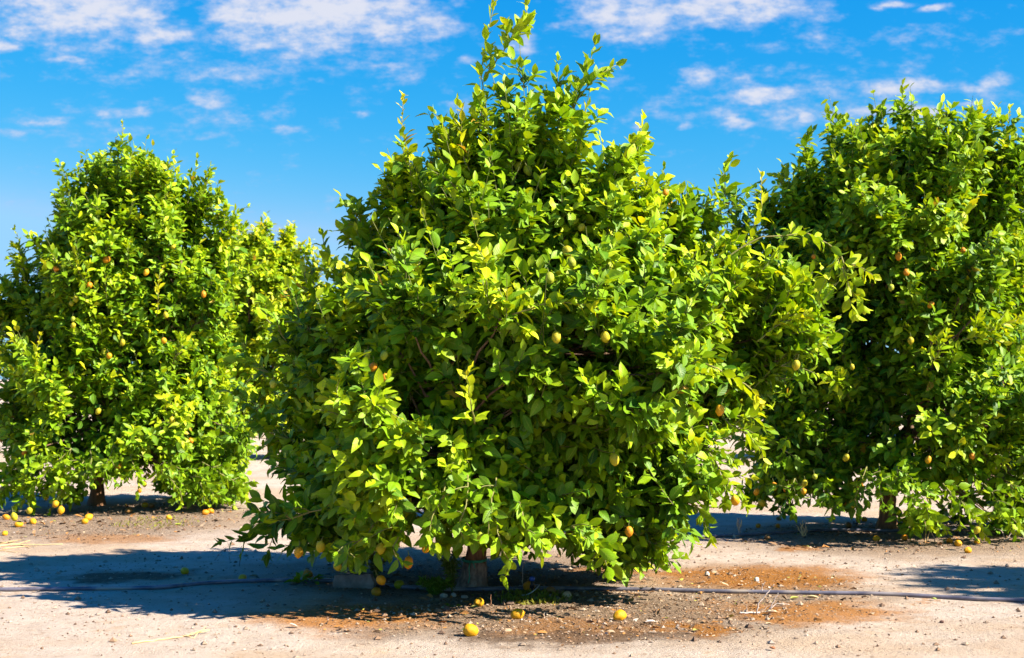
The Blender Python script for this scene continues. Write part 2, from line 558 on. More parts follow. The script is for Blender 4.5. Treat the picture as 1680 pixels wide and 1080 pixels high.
    o = O[ci]; c = Pc[ci]
    z = c[:, 2]
    upw = np.interp(z, [0.3, 1.0, 2.0, 3.5], [-0.25, 0.15, 0.45, 0.95])[:, None]
    td = nrm(o * 0.75 + UP * upw + rng.normal(0, 0.52, (N_, 3)))
    st = c - o * 0.10 + rng.normal(0, 0.055, (N_, 3))
    tl = rng.uniform(0.12, 0.31, N_)
    wild = (rng.random(N_) < np.interp(z, [0.6, 1.2, 2.2, 3.2], [0.0, 0.06, 0.11, 0.20]))
    td[wild] = nrm(o[wild] * 0.7 + UP * (0.55 + 0.8 * rng.random((wild.sum(), 1))) + rng.normal(0, 0.25, (wild.sum(), 3)))
    tl[wild] = rng.uniform(0.36, 0.74, wild.sum())
    # long branches carry side sprays
    w_ = np.flatnonzero(wild); w_ = np.repeat(w_, 6)
    f_ = rng.uniform(0.05, 0.75, len(w_)); sv_ = nrm(np.cross(td[w_], rng.normal(0, 1, (len(w_), 3))))
    st = np.vstack([st, st[w_] + td[w_] * (tl[w_] * f_)[:, None]])
    td = np.vstack([td, nrm(td[w_] * 0.8 + sv_ * rng.uniform(0.4, 0.9, (len(w_), 1)) + UP * 0.2)])
    tl = np.r_[tl, rng.uniform(0.11, 0.22, len(w_))]
    o = np.vstack([o, o[w_]]); c = np.vstack([c, c[w_]]); z = np.r_[z, z[w_]]; wild = np.r_[wild, np.zeros(len(w_), bool)]; N_ = len(st)
    bend = nrm(rng.normal(0, 1, (N_, 3)) + UP * 0.6) * (tl * 0.15)[:, None]
    tt = np.linspace(0, 1, 4)
    TP = st[:, None, :] + td[:, None, :] * (tt[None, :, None] * tl[:, None, None]) + bend[:, None, :] * (tt ** 2)[None, :, None]
    flush = rng.random(N_) ** 2.4
    sunny = 0.5 + 0.5 * (o @ nrm(np.array([0.75, -0.25, 0.6])))
    flush[wild] = np.maximum(flush[wild], 0.6)
    tage = np.clip(age + 0.40 * (flush - 0.30) + 0.30 * (vnoise(c * 2.1 + 11, seed) - 0.5), 0, 1)
    nl = 10
    if bottom is not None:
        keep_t = np.ones(N_, bool)
        jit_ = rng.normal(0, 9, N_)
        for f_ in (0.5, 1.15):
            q = st + td * (tl * f_)[:, None] + bend * f_ * f_
            qx = CX + q[:, 0] / q[:, 1] * F; qy = HZ + (CAM_H - q[:, 2]) / q[:, 1] * F
            keep_t &= qy < np.interp(qx, bx, by) + jit_
        st, td, tl, bend, TP, tage, o, c, z = st[keep_t], td[keep_t], tl[keep_t], bend[keep_t], TP[keep_t], tage[keep_t], o[keep_t], c[keep_t], z[keep_t]
        N_ = len(st)
    fr = (np.arange(nl) + 0.5) / nl
    fr = np.broadcast_to(fr, (N_, nl)) + rng.normal(0, 0.03, (N_, nl))
    frc = np.clip(fr, 0.02, 1)
    Lp = st[:, None, :] + td[:, None, :] * (frc * tl[:, None])[:, :, None] + bend[:, None, :] * (frc ** 2)[:, :, None]
    t3 = np.broadcast_to(td[:, None, :], Lp.shape)
    a = nrm(np.cross(td, np.array([0.35, 0.8, 0.2]))); b = np.cross(td, a)
    ang = np.arange(nl)[None, :] * 2.4 + rng.uniform(0, 6.28, (N_, 1)) + rng.normal(0, 0.3, (N_, nl))
    rad = np.cos(ang)[:, :, None] * a[:, None, :] + np.sin(ang)[:, :, None] * b[:, None, :]
    phi = np.interp(frc, [0, 1], [1.25, 0.55]) + rng.normal(0, 0.22, (N_, nl))
    D = t3 * np.cos(phi)[:, :, None] + rad * np.sin(phi)[:, :, None] + rng.normal(0, 0.15, Lp.shape) - UP * 0.10
    sund = np.array([0.62, -0.30, 0.72])
    Nn = t3 * 0.55 - rad * 0.25 + UP * 0.35 + o[:, None, :] * 0.45 + sund * 0.62 + rng.normal(0, 0.40, Lp.shape)
    L = llen * rng.uniform(0.62, 1.28, (N_, nl)) * np.interp(frc, [0, 0.5, 1], [0.95, 1.05, 0.72])
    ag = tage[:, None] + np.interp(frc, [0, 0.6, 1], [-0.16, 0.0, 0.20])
    P = Lp.reshape(-1, 3); D = D.reshape(-1, 3); Nn = Nn.reshape(-1, 3); L = L.ravel(); ag = ag.ravel()
    # sparse inner leaves, coloured dark to paint shade into the crown hollows
    if inner:
        zi = rng.uniform(max(T.z[0], 0.55), T.z[-1] * 0.93, inner); ti = rng.uniform(0, 6.28, inner)
        axi, hwi = T.env(zi); ri = np.sqrt(rng.uniform(0.05, 0.52, inner))
        Pi = np.stack([axi + np.cos(ti) * hwi * ri, T.Y + np.sin(ti) * hwi * T.dr * ri, zi], 1)
        P = np.vstack([P, Pi]); D = np.vstack([D, rng.normal(0, 1, (inner, 3)) - UP * 0.2]); Nn = np.vstack([Nn, rng.normal(0, 0.5, (inner, 3)) + UP])
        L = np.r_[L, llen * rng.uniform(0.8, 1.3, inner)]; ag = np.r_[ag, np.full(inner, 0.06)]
    # fruit makes its own room among the leaves
    if len(clear):
        mid = P + nrm(D) * (L * 0.5)[:, None]
        kill = np.zeros(len(P), bool)
        cam = np.array([0, 0, CAM_H])
        for q in clear:
            v = nrm(cam - q); w = mid - q
            al = w @ v
            pd = np.linalg.norm(w - al[:, None] * v, axis=1)
            kill |= (pd < 0.050) & (al > -0.05) & (al < 0.9) & (rng.random(len(P)) < 0.88)
            kill |= np.linalg.norm(w, axis=1) < 0.055
        P, D, Nn, L, ag = P[~kill], D[~kill], Nn[~kill], L[~kill], ag[~kill]
    g_ok = (P[:, 2] + nrm(D)[:, 2] * L) > 0.05
    P, D, Nn, L, ag = P[g_ok], D[g_ok], Nn[g_ok], L[g_ok], ag[g_ok]
    W = L * rng.uniform(0.215, 0.275, len(L))
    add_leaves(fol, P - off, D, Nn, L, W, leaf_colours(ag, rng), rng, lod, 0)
    tw = np.clip(tage, 0, 1)[:, None]
    tcol = np.concatenate([np.array([0.10, 0.085, 0.035]) * (1 - tw) + np.array([0.20, 0.24, 0.03]) * tw, np.ones((N_, 1))], 1)
    fol.twigs(TP - off, np.broadcast_to(np.array([0.0038, 0.0034, 0.0028, 0.002]), (N_, 4)), 3, 1, tcol)
    fol.obj('foliage', [M_LEAF, M_TWIG], root)
    # ---- named shoots
    for s in shoots:
        pl, dy, sl, a0, a1 = s[:5]
        bare = s[5] if len(s) > 5 else 0.0
        path = np.array([at(x, y, T.Y + dy) if dy is not None else T.front(x, y, 0.98) for x, y in pl])
        if dy is None:
            ax0 = np.array([T.env(path[0][2])[0], T.Y, path[0][2] + 0.1]); path[0] += nrm(ax0 - path[0]) * 0.2
        tS = np.linspace(0, len(path) - 1, (len(path) - 1) * 4 + 1)
        path = np.stack([np.interp(tS, np.arange(len(path)), path[:, i]) for i in range(3)], 1)
        path[1:-1] = (path[:-2] + 2 * path[1:-1] + path[2:]) / 4
        path += rng.normal(0, 0.005, path.shape) + 0.03 * np.stack([np.sin(np.linspace(0, rng.uniform(3, 6), len(path)) + rng.uniform(0, 6)) for _ in range(3)], 1) * np.linspace(0, 1, len(path))[:, None] * np.array([1, 1, 0.2])
        sb = MB()
        P, D, Nn, L, ag = shoot_leaves(path, sl * 0.26, sl, a0, a1, rng, bare=bare)
        add_leaves(sb, P - off, D, Nn, L, L * rng.uniform(0.20, 0.27, len(L)), leaf_colours(ag, rng), rng, 'hi' if lod == 'hi' else 'mid', 0)
        if a1 < 0.86 and bare == 0.0:
            T_ = np.linalg.norm(path[-1] - path[0]); nside = int(np.clip(T_ / (0.095 if lod == 'hi' else 0.075), 2, 10))
            for f_ in rng.uniform(0.02, 0.80, nside):
                i_ = int(f_ * (len(path) - 2)); q0 = path[i_]; tv = nrm(path[i_ + 1] - path[i_])
                sv = nrm(np.cross(tv, rng.normal(0, 1, 3)))
                ln = sl * rng.uniform(1.1, 2.3) * (1.1 - 0.6 * f_)
                e_ = q0 + nrm(tv * 0.75 + sv * rng.uniform(0.45, 0.9) + UP * 0.15) * ln
                pp = np.linspace(q0, e_, 5) + UP * 0.02 * np.sin(np.linspace(0, 3.14, 5))[:, None]
                P, D, Nn, L, ag = shoot_leaves(pp, sl * 0.24, sl * 0.95, a0 - 0.06, a1 - 0.05, rng)
                add_leaves(sb, P - off, D, Nn, L, L * rng.uniform(0.21, 0.27, len(L)), leaf_colours(ag, rng), rng, 'hi' if lod == 'hi' else 'mid', 0)
                sb.tube(pp - off, np.linspace(0.004, 0.002, 5), 4, 1, (0.20, 0.19, 0.05, 1), cap=False)
        sb.tube(path - off, np.linspace(0.0055, 0.0022, len(path)), 5, 1, (0.22, 0.20, 0.05, 1))
        sb.obj('shoot', [M_LEAF, M_TWIG], root)
    return root


def copy_tree(root, loc, rz, label, group, scale=1.0):
    r = root.copy(); COL.objects.link(r)
    r.location = loc; r.rotation_euler = (0, 0, rz); r.scale = (scale,) * 3
    r['label'] = label; r['group'] = group
    for ch in list(root.children):
        c = ch.copy(); COL.objects.link(c); c.parent = r
        for g in list(ch.children):
            d = g.copy(); COL.objects.link(d); d.parent = c
    return r


TC = Tree(775, 965, [(240, 850, 890), (285, 780, 940), (325, 708, 1010), (365, 645, 1085), (405, 592, 1130), (450, 548, 1205), (500, 505, 1268),
                     (550, 445, 1328), (600, 405, 1340), (650, 385, 1322), (700, 390, 1282), (750, 400, 1268), (800, 410, 1245), (850, 395, 1205), (885, 395, 1160), (905, 440, 1115), (935, 550, 1060)], 0.86)
TL = Tree(158, 830, [(300, 170, 262), (332, 130, 312), (364, 100, 345), (402, 66, 385), (440, 22, 412), (500, -10, 432), (560, -25, 445),
                     (650, -35, 458), (720, -35, 462), (780, -30, 458), (815, -20, 440), (840, 0, 420)], 0.85)
TR = Tree(1455, 870, [(268, 1400, 1670), (298, 1330, 1685), (332, 1262, 1698), (378, 1215, 1710), (450, 1175, 1730), (550, 1170, 1745),
                      (650, 1165, 1755), (750, 1172, 1755), (810, 1195, 1745), (850, 1240, 1730), (875, 1300, 1720)], 0.88)
TB = Tree(445, 752, [(398, 400, 485), (425, 372, 505), (470, 345, 530), (530, 325, 550), (620, 315, 560), (690, 318, 558), (748, 335, 540)], 0.9)

# ------------------------------------------------------------------ lemons: (px, py, size in px of a 1680 frame, colour, label)
HANG_C = [
    (931, 412, 19, 'lime', 'yellow-green lemon high in the middle tree, the higher of two touching in full sun'),
    (938, 431, 16, 'green', 'green lemon tucked just under the sunlit yellow-green lemon high in the middle tree'),
    (954, 373, 13, 'lime', 'small pale lemon above the sunlit pair high in the middle tree'),
    (998, 438, 16, 'green', 'dull green lemon among leaves right of the sunlit pair high in the middle tree'),
    (902, 456, 18, 'green', 'round dark green lemon in shade below the sunlit pair in the middle tree'),
    (913, 553, 18, 'lime', 'yellow lemon at mid height in the middle tree, left one of two level lemons'),
    (993, 553, 18, 'lime', 'yellow-green lemon at mid height in the middle tree, right one of two level lemons'),
    (612, 602, 16, 'orange', 'dull orange lemon beside the bright orange one on the left of the middle tree'),
    (632, 620, 17, 'orange', 'bright orange lemon on the left side of the middle tree'),
    (630, 583, 15, 'green', 'green lemon just above the bright orange one on the left of the middle tree'),
    (602, 582, 14, 'green', 'small green lemon, upper left in the cluster of four left in the middle tree'),
    (448, 630, 14, 'green', 'dark greenish lemon in the shaded left edge of the middle tree'),
    (850, 273, 15, 'green', 'small green lemon near the top of the middle tree, left of a touching pair'),
    (866, 279, 17, 'green', 'green lemon near the top of the middle tree, right of a touching pair'),
    (947, 135, 12, 'green', 'tiny green lemon on the tall upright shoot at the top of the middle tree'),
    (1092, 316, 12, 'orange', 'small orange lemon on the upper right shoulder of the middle tree'),
    (1306, 599, 16, 'lime', 'yellow lemon at the far right edge of the middle tree crown'),
    (1181, 673, 17, 'yellow', 'yellow lemon low in the right half of the middle tree, under the leaf clump'),
    (1206, 821, 20, 'yellow', 'large pear-shaped golden lemon hanging free from the lower right of the middle tree'),
    (1008, 754, 18, 'lime', 'pointed bright yellow lemon in the lower right of the middle tree'),
    (1032, 872, 16, 'orange', 'orange lemon near the bottom of the middle tree, right of the trunk'),
    (789, 882, 18, 'green', 'greenish lemon hanging right beside the trunk top of the middle tree'),
    (833, 879, 13, 'green', 'small olive lemon right of the trunk under the middle tree skirt'),
    (490, 906, 18, 'yellow', 'golden lemon hanging at the lower left skirt of the middle tree'),
    (526, 897, 18, 'lime', 'green-yellow lemon half hidden at the lower left skirt of the middle tree'),
    (554, 929, 17, 'lime', 'dull yellow lemon hanging low above the left end of the concrete block'),
    (625, 952, 18, 'yellow', 'bright golden lemon hanging almost to the ground right of the concrete block'),
    (625, 900, 18, 'lime', 'lime coloured lemon hanging above the right end of the concrete block'),
    (670, 923, 18, 'orange', 'dark orange lemon in shade under a large leaf, left of the trunk'),
    (698, 901, 15, 'yellow', 'yellow tipped lemon in the shaded skirt just left of the trunk'),
    (649, 890, 17, 'green', 'dark green lemon in the shaded skirt above the dark orange lemon'),
]
HANG_L = [
    (175, 426, 13, 'orange', 'bright orange lemon high in the left tree'),
    (92, 441, 11, 'orange', 'dark orange lemon in shade, upper left of the left tree'),
    (147, 468, 11, 'orange', 'orange lemon a little below the brightest one in the left tree'),
    (176, 409, 10, 'green', 'green lemon directly above the bright orange one in the left tree'),
    (145, 416, 10, 'lime', 'pale green lemon left of the bright orange one in the left tree'),
    (284, 405, 9, 'lime', 'small yellow lemon in the upper right of the left tree'),
    (334, 483, 10, 'orange', 'orange lemon at the right side of the left tree'),
    (240, 447, 10, 'yellow', 'small golden lemon right of centre, high in the left tree'),
    (124, 491, 10, 'lime', 'top yellow-green lemon of the column of four in the left tree'),
    (117, 498, 9, 'lime', 'second lemon from the top of the column of four in the left tree'),
    (120, 524, 9, 'green', 'third lemon from the top of the column of four in the left tree'),
    (120, 534, 10, 'lime', 'lowest lemon of the column of four in the left tree'),
    (272, 517, 10, 'lime', 'yellow-green lemon at mid height, right half of the left tree'),
    (201, 562, 10, 'lime', 'pale yellow lemon at the middle of the left tree crown'),
    (269, 559, 11, 'yellow', 'yellow lemon right of the pale one at the middle of the left tree'),
    (179, 584, 11, 'yellow', 'golden yellow lemon below the pale one at the middle of the left tree'),
    (161, 675, 10, 'lime', 'yellow lemon over the dark hollow above the left tree trunk'),
    (282, 690, 11, 'lime', 'yellow-green lemon in the lower right of the left tree'),
    (313, 723, 9, 'orange', 'small pinkish orange lemon in the lower right of the left tree'),
    (40, 743, 10, 'orange', 'orange lemon low on the left side of the left tree'),
    (194, 765, 11, 'orange', 'orange lemon just right of the trunk in the left tree'),
    (229, 789, 9, 'lime', 'lime lemon under the left tree skirt, left of a touching pair'),
    (237, 794, 9, 'lime', 'lime lemon under the left tree skirt, right of a touching pair'),
    (263, 776, 9, 'lime', 'pale lemon in the sunlit skirt leaves right of the left tree trunk'),
    (279, 770, 8, 'orange', 'tiny orange lemon in the skirt right of the left tree trunk'),
    (393, 793, 9, 'lime', 'yellow-green lemon at the lower right corner of the left tree'),
    (75, 815, 11, 'lime', 'yellow-green lemon low in the skirt left of the left tree trunk'),
    (48, 838, 11, 'lime', 'dull lime lemon at the very bottom left of the left tree'),
    (23, 848, 11, 'lime', 'shaded lime lemon near the picture edge, bottom of the left tree'),
    (91, 827, 12, 'yellow', 'golden lemon hanging low left of the left tree trunk, upper of two'),
    (100, 837, 12, 'yellow', 'golden lemon hanging low left of the left tree trunk, lower of two'),
]
HANG_R = [
    (1474, 421, 12, 'orange', 'orange lemon high in the right tree, upper of two near the sky gap'),
    (1487, 447, 12, 'orange', 'orange lemon high in the right tree, lower of two near the sky gap'),
    (1580, 411, 10, 'orange', 'small orange lemon high on the right side of the right tree'),
    (1527, 500, 11, 'orange', 'reddish orange lemon in shade at upper mid height of the right tree'),
    (1626, 476, 12, 'green', 'round pale green lemon in the upper right of the right tree'),
    (1462, 472, 11, 'green', 'olive lemon below the sky gap in the right tree'),
    (1335, 421, 9, 'orange', 'small dull orange lemon in the upper left of the right tree'),
    (1494, 559, 12, 'lime', 'dim yellow lemon in the dark hollow of the right tree'),
    (1338, 570, 10, 'lime', 'dim lime lemon just right of the middle tree edge, in the right tree'),
    (1398, 602, 9, 'lime', 'small yellow lemon left of the dark hollow in the right tree'),
    (1563, 678, 12, 'green', 'green lemon in the middle right of the right tree'),
    (1388, 751, 12, 'lime', 'dull yellow lemon in shade below the hollow of the right tree'),
    (1523, 754, 12, 'yellow', 'golden lemon low in the middle of the right tree, right of the trunk'),
    (1595, 748, 11, 'orange', 'orange lemon low on the right side of the right tree'),
    (1411, 798, 12, 'orange', 'orange lemon in the shaded skirt left of the right tree trunk'),
    (1399, 826, 13, 'lime', 'dull lime lemon hanging lowest, left of the right tree trunk'),
    (1241, 807, 11, 'yellow', 'golden lemon at the lower left corner of the right tree, leftmost of the low ones'),
    (1250, 825, 13, 'lime', 'large dull lime lemon hanging below the leftmost golden one in the right tree'),
    (1270, 798, 12, 'orange', 'bright orange lemon in the lower left skirt of the right tree'),
    (1289, 802, 10, 'orange', 'half hidden orange lemon beside the bright one, lower left of the right tree'),
    (1320, 793, 11, 'lime', 'yellow lemon in the lower left skirt of the right tree, upper of two stacked'),
    (1319, 807, 11, 'yellow', 'bright golden lemon in the lower left skirt of the right tree, lower of two stacked'),
    (1337, 782, 10, 'green', 'dim green lemon above the two stacked ones in the right tree skirt'),
    (1603, 870, 12, 'lime', 'yellow-green lemon hanging just above the ground at the right tree front'),
]
FALLEN = [
    (772, 1032, 25, 'yellow', 'large yellow lemon with a brown scab, nearest to the camera on the bare ground', 1),
    (849, 1006, 20, 'yellow', 'knobbly yellow lemon on the litter, middle of the three sunlit ones in front'),
    (1017, 1007, 21, 'yellow', 'bright yellow lemon lying alone on the litter right of the trunk'),
    (786, 986, 17, 'yellow', 'shaded golden lemon lying just in front of the middle trunk'),
    (930, 973, 14, 'tan', 'bleached tan lemon lying against the front of the hose'),
    (904, 966, 14, 'brown', 'squashed brown lemon on the hose left of the bleached tan one'),
    (868, 960, 21, 'orange', 'orange lemon lying behind the blue-capped sprinkler'),
    (617, 970, 17, 'orange', 'orange lemon on the ground at the right end of the concrete block'),
    (655, 958, 17, 'lime', 'dim olive lemon on the ground between concrete block and feathery weed'),
    (505, 944, 18, 'orange', 'dark orange lemon in tree shade left of the concrete block'),
    (486, 955, 11, 'orange', 'small brownish lemon beside the leafy weed on the hose'),
    (398, 950, 15, 'yellow', 'golden lemon in shade lying against the hose, left of the middle tree'),
    (303, 936, 14, 'yellow', 'golden lemon alone in the wide shadow, leftmost beside the hose'),
    (31, 861, 12, 'yellow', 'golden lemon on sunlit litter in front of the left tree, left of a pair'),
    (54, 856, 12, 'yellow', 'bright yellow lemon on sunlit litter in front of the left tree, right of a pair'),
    (8, 875, 10, 'yellow', 'yellow lemon on sand at the left picture edge'),
    (139, 855, 11, 'yellow', 'yellow lemon in front of the left trunk, front one of two touching'),
    (145, 849, 13, 'yellow', 'golden lemon in front of the left trunk, rear one of two touching'),
    (10, 848, 11, 'orange', 'dim orange lemon in shade under the far left skirt'),
    (238, 830, 10, 'yellow', 'bright yellow lemon under the left tree at the shadow edge'),
    (248, 831, 10, 'brown', 'brown lemon touching the bright yellow one under the left tree'),
    (211, 838, 11, 'brown', 'dark brownish lemon in shade right of the left trunk'),
    (277, 849, 9, 'yellow', 'small yellow lemon on litter right of the left trunk'),
    (337, 841, 11, 'orange', 'shaded orange lemon under the right skirt of the left tree, left of a pair'),
    (346, 840, 10, 'orange', 'shaded orange lemon under the right skirt of the left tree, right of a pair'),
    (229, 805, 8, 'orange', 'distant orange lemon on sunlit sand behind the left tree'),
    (1278, 850, 8, 'brown', 'dark lemon on the far edge of the shadow under the right tree'),
    (1244, 861, 9, 'orange', 'dim orange lemon in the shadow left of the right tree, left of a pair'),
    (1276, 862, 9, 'orange', 'dim orange lemon in the shadow left of the right tree, right of a pair'),
    (1259, 879, 9, 'brown', 'dark brown lemon at the front edge of the right tree shadow'),
    (1392, 862, 12, 'brown', 'dark brown lemon in shade left of the right trunk'),
    (1408, 854, 9, 'orange', 'orange lemon on the lit ground behind the right tree, left of a pair'),
    (1418, 853, 10, 'yellow', 'yellow lemon on the lit ground behind the right tree, right of a pair'),
    (1438, 883, 11, 'yellow', 'yellow lemon at the shadow edge in front of the right trunk'),
    (1484, 882, 11, 'orange', 'shaded orange lemon in front of the right trunk, right side'),
    (1558, 887, 11, 'orange', 'orange lemon left of the big sunlit one before the right tree'),
    (1572, 891, 13, 'yellow', 'biggest sunlit yellow lemon on the sand in front of the right tree'),
    (1588, 901, 12, 'yellow', 'yellow lemon on bare sand farthest forward of the right tree group'),
    (1603, 888, 11, 'yellow', 'yellow lemon right of the big sunlit one before the right tree'),
]

_lemon_cache = {}


def lemon_mesh(variant, colour):
    key = (variant, colour)
    if key in _lemon_cache: return _lemon_cache[key]
    rng = np.random.default_rng(50 + variant)
    nu, nv = 22, 16
    mb = MB()
    zz = np.linspace(0, 1, nv)
    # radius profile along the long axis (z from -h to +h); stem end up, nipple down
    hgt = {0: 0.62, 1: 0.56, 2: 0.66, 3: 0.78}[variant]
    th = zz * np.pi
    r = 0.5 * np.sin(th) ** (0.9 if variant != 3 else 1.0)
    z = hgt * np.cos(th)
    if variant == 3:
        r = 0.5 * np.sin(th) ** 1.2 * (0.62 + 0.45 * zz)
    nip = np.exp(-((zz - 1) / 0.08) ** 2); z = z - 0.09 * nip
    col_ = np.exp(-(zz / 0.07) ** 2); z = z + 0.03 * col_
    ang = np.linspace(0, 2 * np.pi, nu, endpoint=False)
    V = np.stack([r[:, None] * np.cos(ang), r[:, None] * np.sin(ang), np.repeat(z[:, None], nu, 1)], -1).reshape(-1, 3)
    V += nrm(V) * ((vnoise(V * 4.0 + variant * 9, 3) - 0.5) * 0.09)[:, None]
    q = [[i * nu + j, (i + 1) * nu + j, (i + 1) * nu + (j + 1) % nu, i * nu + (j + 1) % nu] for i in range(nv - 1) for j in range(nu)]
    mb.add(V, q)
    _lemon_cache[key] = mb.mesh('lemon', [M_PEEL[colour]])
    return _lemon_cache[key]


def stem_mesh(long):
    key = ('stem', long)
    if key in _lemon_cache: return _lemon_cache[key]
    mb = MB()
    if long:
        t = np.linspace(0, 1, 6)
        p = np.stack([0.12 * t ** 2, 0.10 * t, 0.58 + 0.75 * t], 1)
        mb.tube(p, np.linspace(0.055, 0.035, 6), 6)
    else:
        mb.tube([[0, 0, 0.56], [0.02, 0, 0.64], [0.04, 0.01, 0.70]], [0.06, 0.045, 0.03], 6)
    a = np.linspace(0, 2 * np.pi, 10, endpoint=False)
    rr = np.where(np.arange(10) % 2, 0.06, 0.13)
    V = np.vstack([[0, 0, 0.655], np.stack([rr * np.cos(a), rr * np.sin(a), 0.63 - rr * 0.25], 1)])
    mb.add(V, None, [[0, 1 + i, 1 + (i + 1) % 10] for i in range(10)])
    _lemon_cache[key] = mb.mesh('stem', [M_STEMG])
    return _lemon_cache[key]


lrng = np.random.default_rng(77)


def put_lemon(p, diam, variant, colour, label, group, rot, long_stem, stem=True):
    o = bpy.data.objects.new('lemon', lemon_mesh(variant, colour)); COL.objects.link(o)
    o.location = tuple(p); o.scale = (diam,) * 3; o.rotation_euler = rot
    tag(o, label, 'lemon', group)
    if stem:
        s = bpy.data.objects.new('stem', stem_mesh(long_stem)); COL.objects.link(s); s.parent = o
    return o


def hang(T, rows, group, kfront=0.87, lowfix=True):
    pts = []
    for (px, py, d, colr, lab) in rows:
        p = T.front(px, py, kfront)
        diam = 0.84 * d * p[1] / F
        if p[2] < 0.17: p = at(px, py, F * (CAM_H - 0.17) / (py - HZ))
        var = 3 if 'pear-shaped' in lab else (2 if 'pointed' in lab else int(lrng.integers(0, 3)))
        rot = (lrng.normal(0, 0.28), lrng.normal(0, 0.28), lrng.uniform(0, 6.28))
        put_lemon(p, diam, var, colr, lab, group, rot, True)
        pts.append(p)
    return pts


pc = hang(TC, HANG_C, 'lemons hanging in the middle tree')
pl_ = hang(TL, HANG_L, 'lemons hanging in the left tree', 0.84)
pr = hang(TR, HANG_R, 'lemons hanging in the right tree', 0.84)
M_SCAB = grain_material('brown_scab', (0.10, 0.04, 0.025), (0.22, 0.09, 0.05), 0.95, 60.0)
for row in FALLEN:
    px, py, d, colr, lab = row[:5]
    Y = gy(py + d * 0.42)
    X = (px - CX) / F * Y
    diam = 0.90 * d * Y / F
    rot = (math.pi / 2 + lrng.normal(0, 0.25), lrng.normal(0, 0.2), lrng.uniform(0, 6.28))
    o = put_lemon((X, Y, gz(X, Y) + diam * 0.40), diam, int(lrng.integers(0, 3)), colr, lab, 'lemons fallen on the ground', rot, False)
    if len(row) > 5:
        o.rotation_euler = (math.radians(80), 0, math.radians(-70))
        sb = MB()
        nu = 14
        rr = np.linspace(0, 1, 5); a = np.linspace(0, 2 * np.pi, nu, endpoint=False)
        R = 0.20 * rr[:, None] * (1 + 0.3 * np.sin(3 * a)[None, :] + 0.15 * np.cos(5 * a)[None, :])
        dirn = nrm(np.array([-0.35, 0.75, -0.55])); e1 = nrm(np.cross(dirn, UP)); e2 = np.cross(dirn, e1)
        P = (R * np.cos(a))[:, :, None] * e1 + (R * np.sin(a))[:, :, None] * e2 + dirn * 0.535
        P -= dirn * ((R ** 2) * 0.95)[:, :, None]
        q = [[i * nu + j, i * nu + (j + 1) % nu, (i + 1) * nu + (j + 1) % nu, (i + 1) * nu + j] for i in range(4) for j in range(nu)]
        sb.add(P.reshape(-1, 3), q)
        sc = sb.obj('scab', M_SCAB, o)

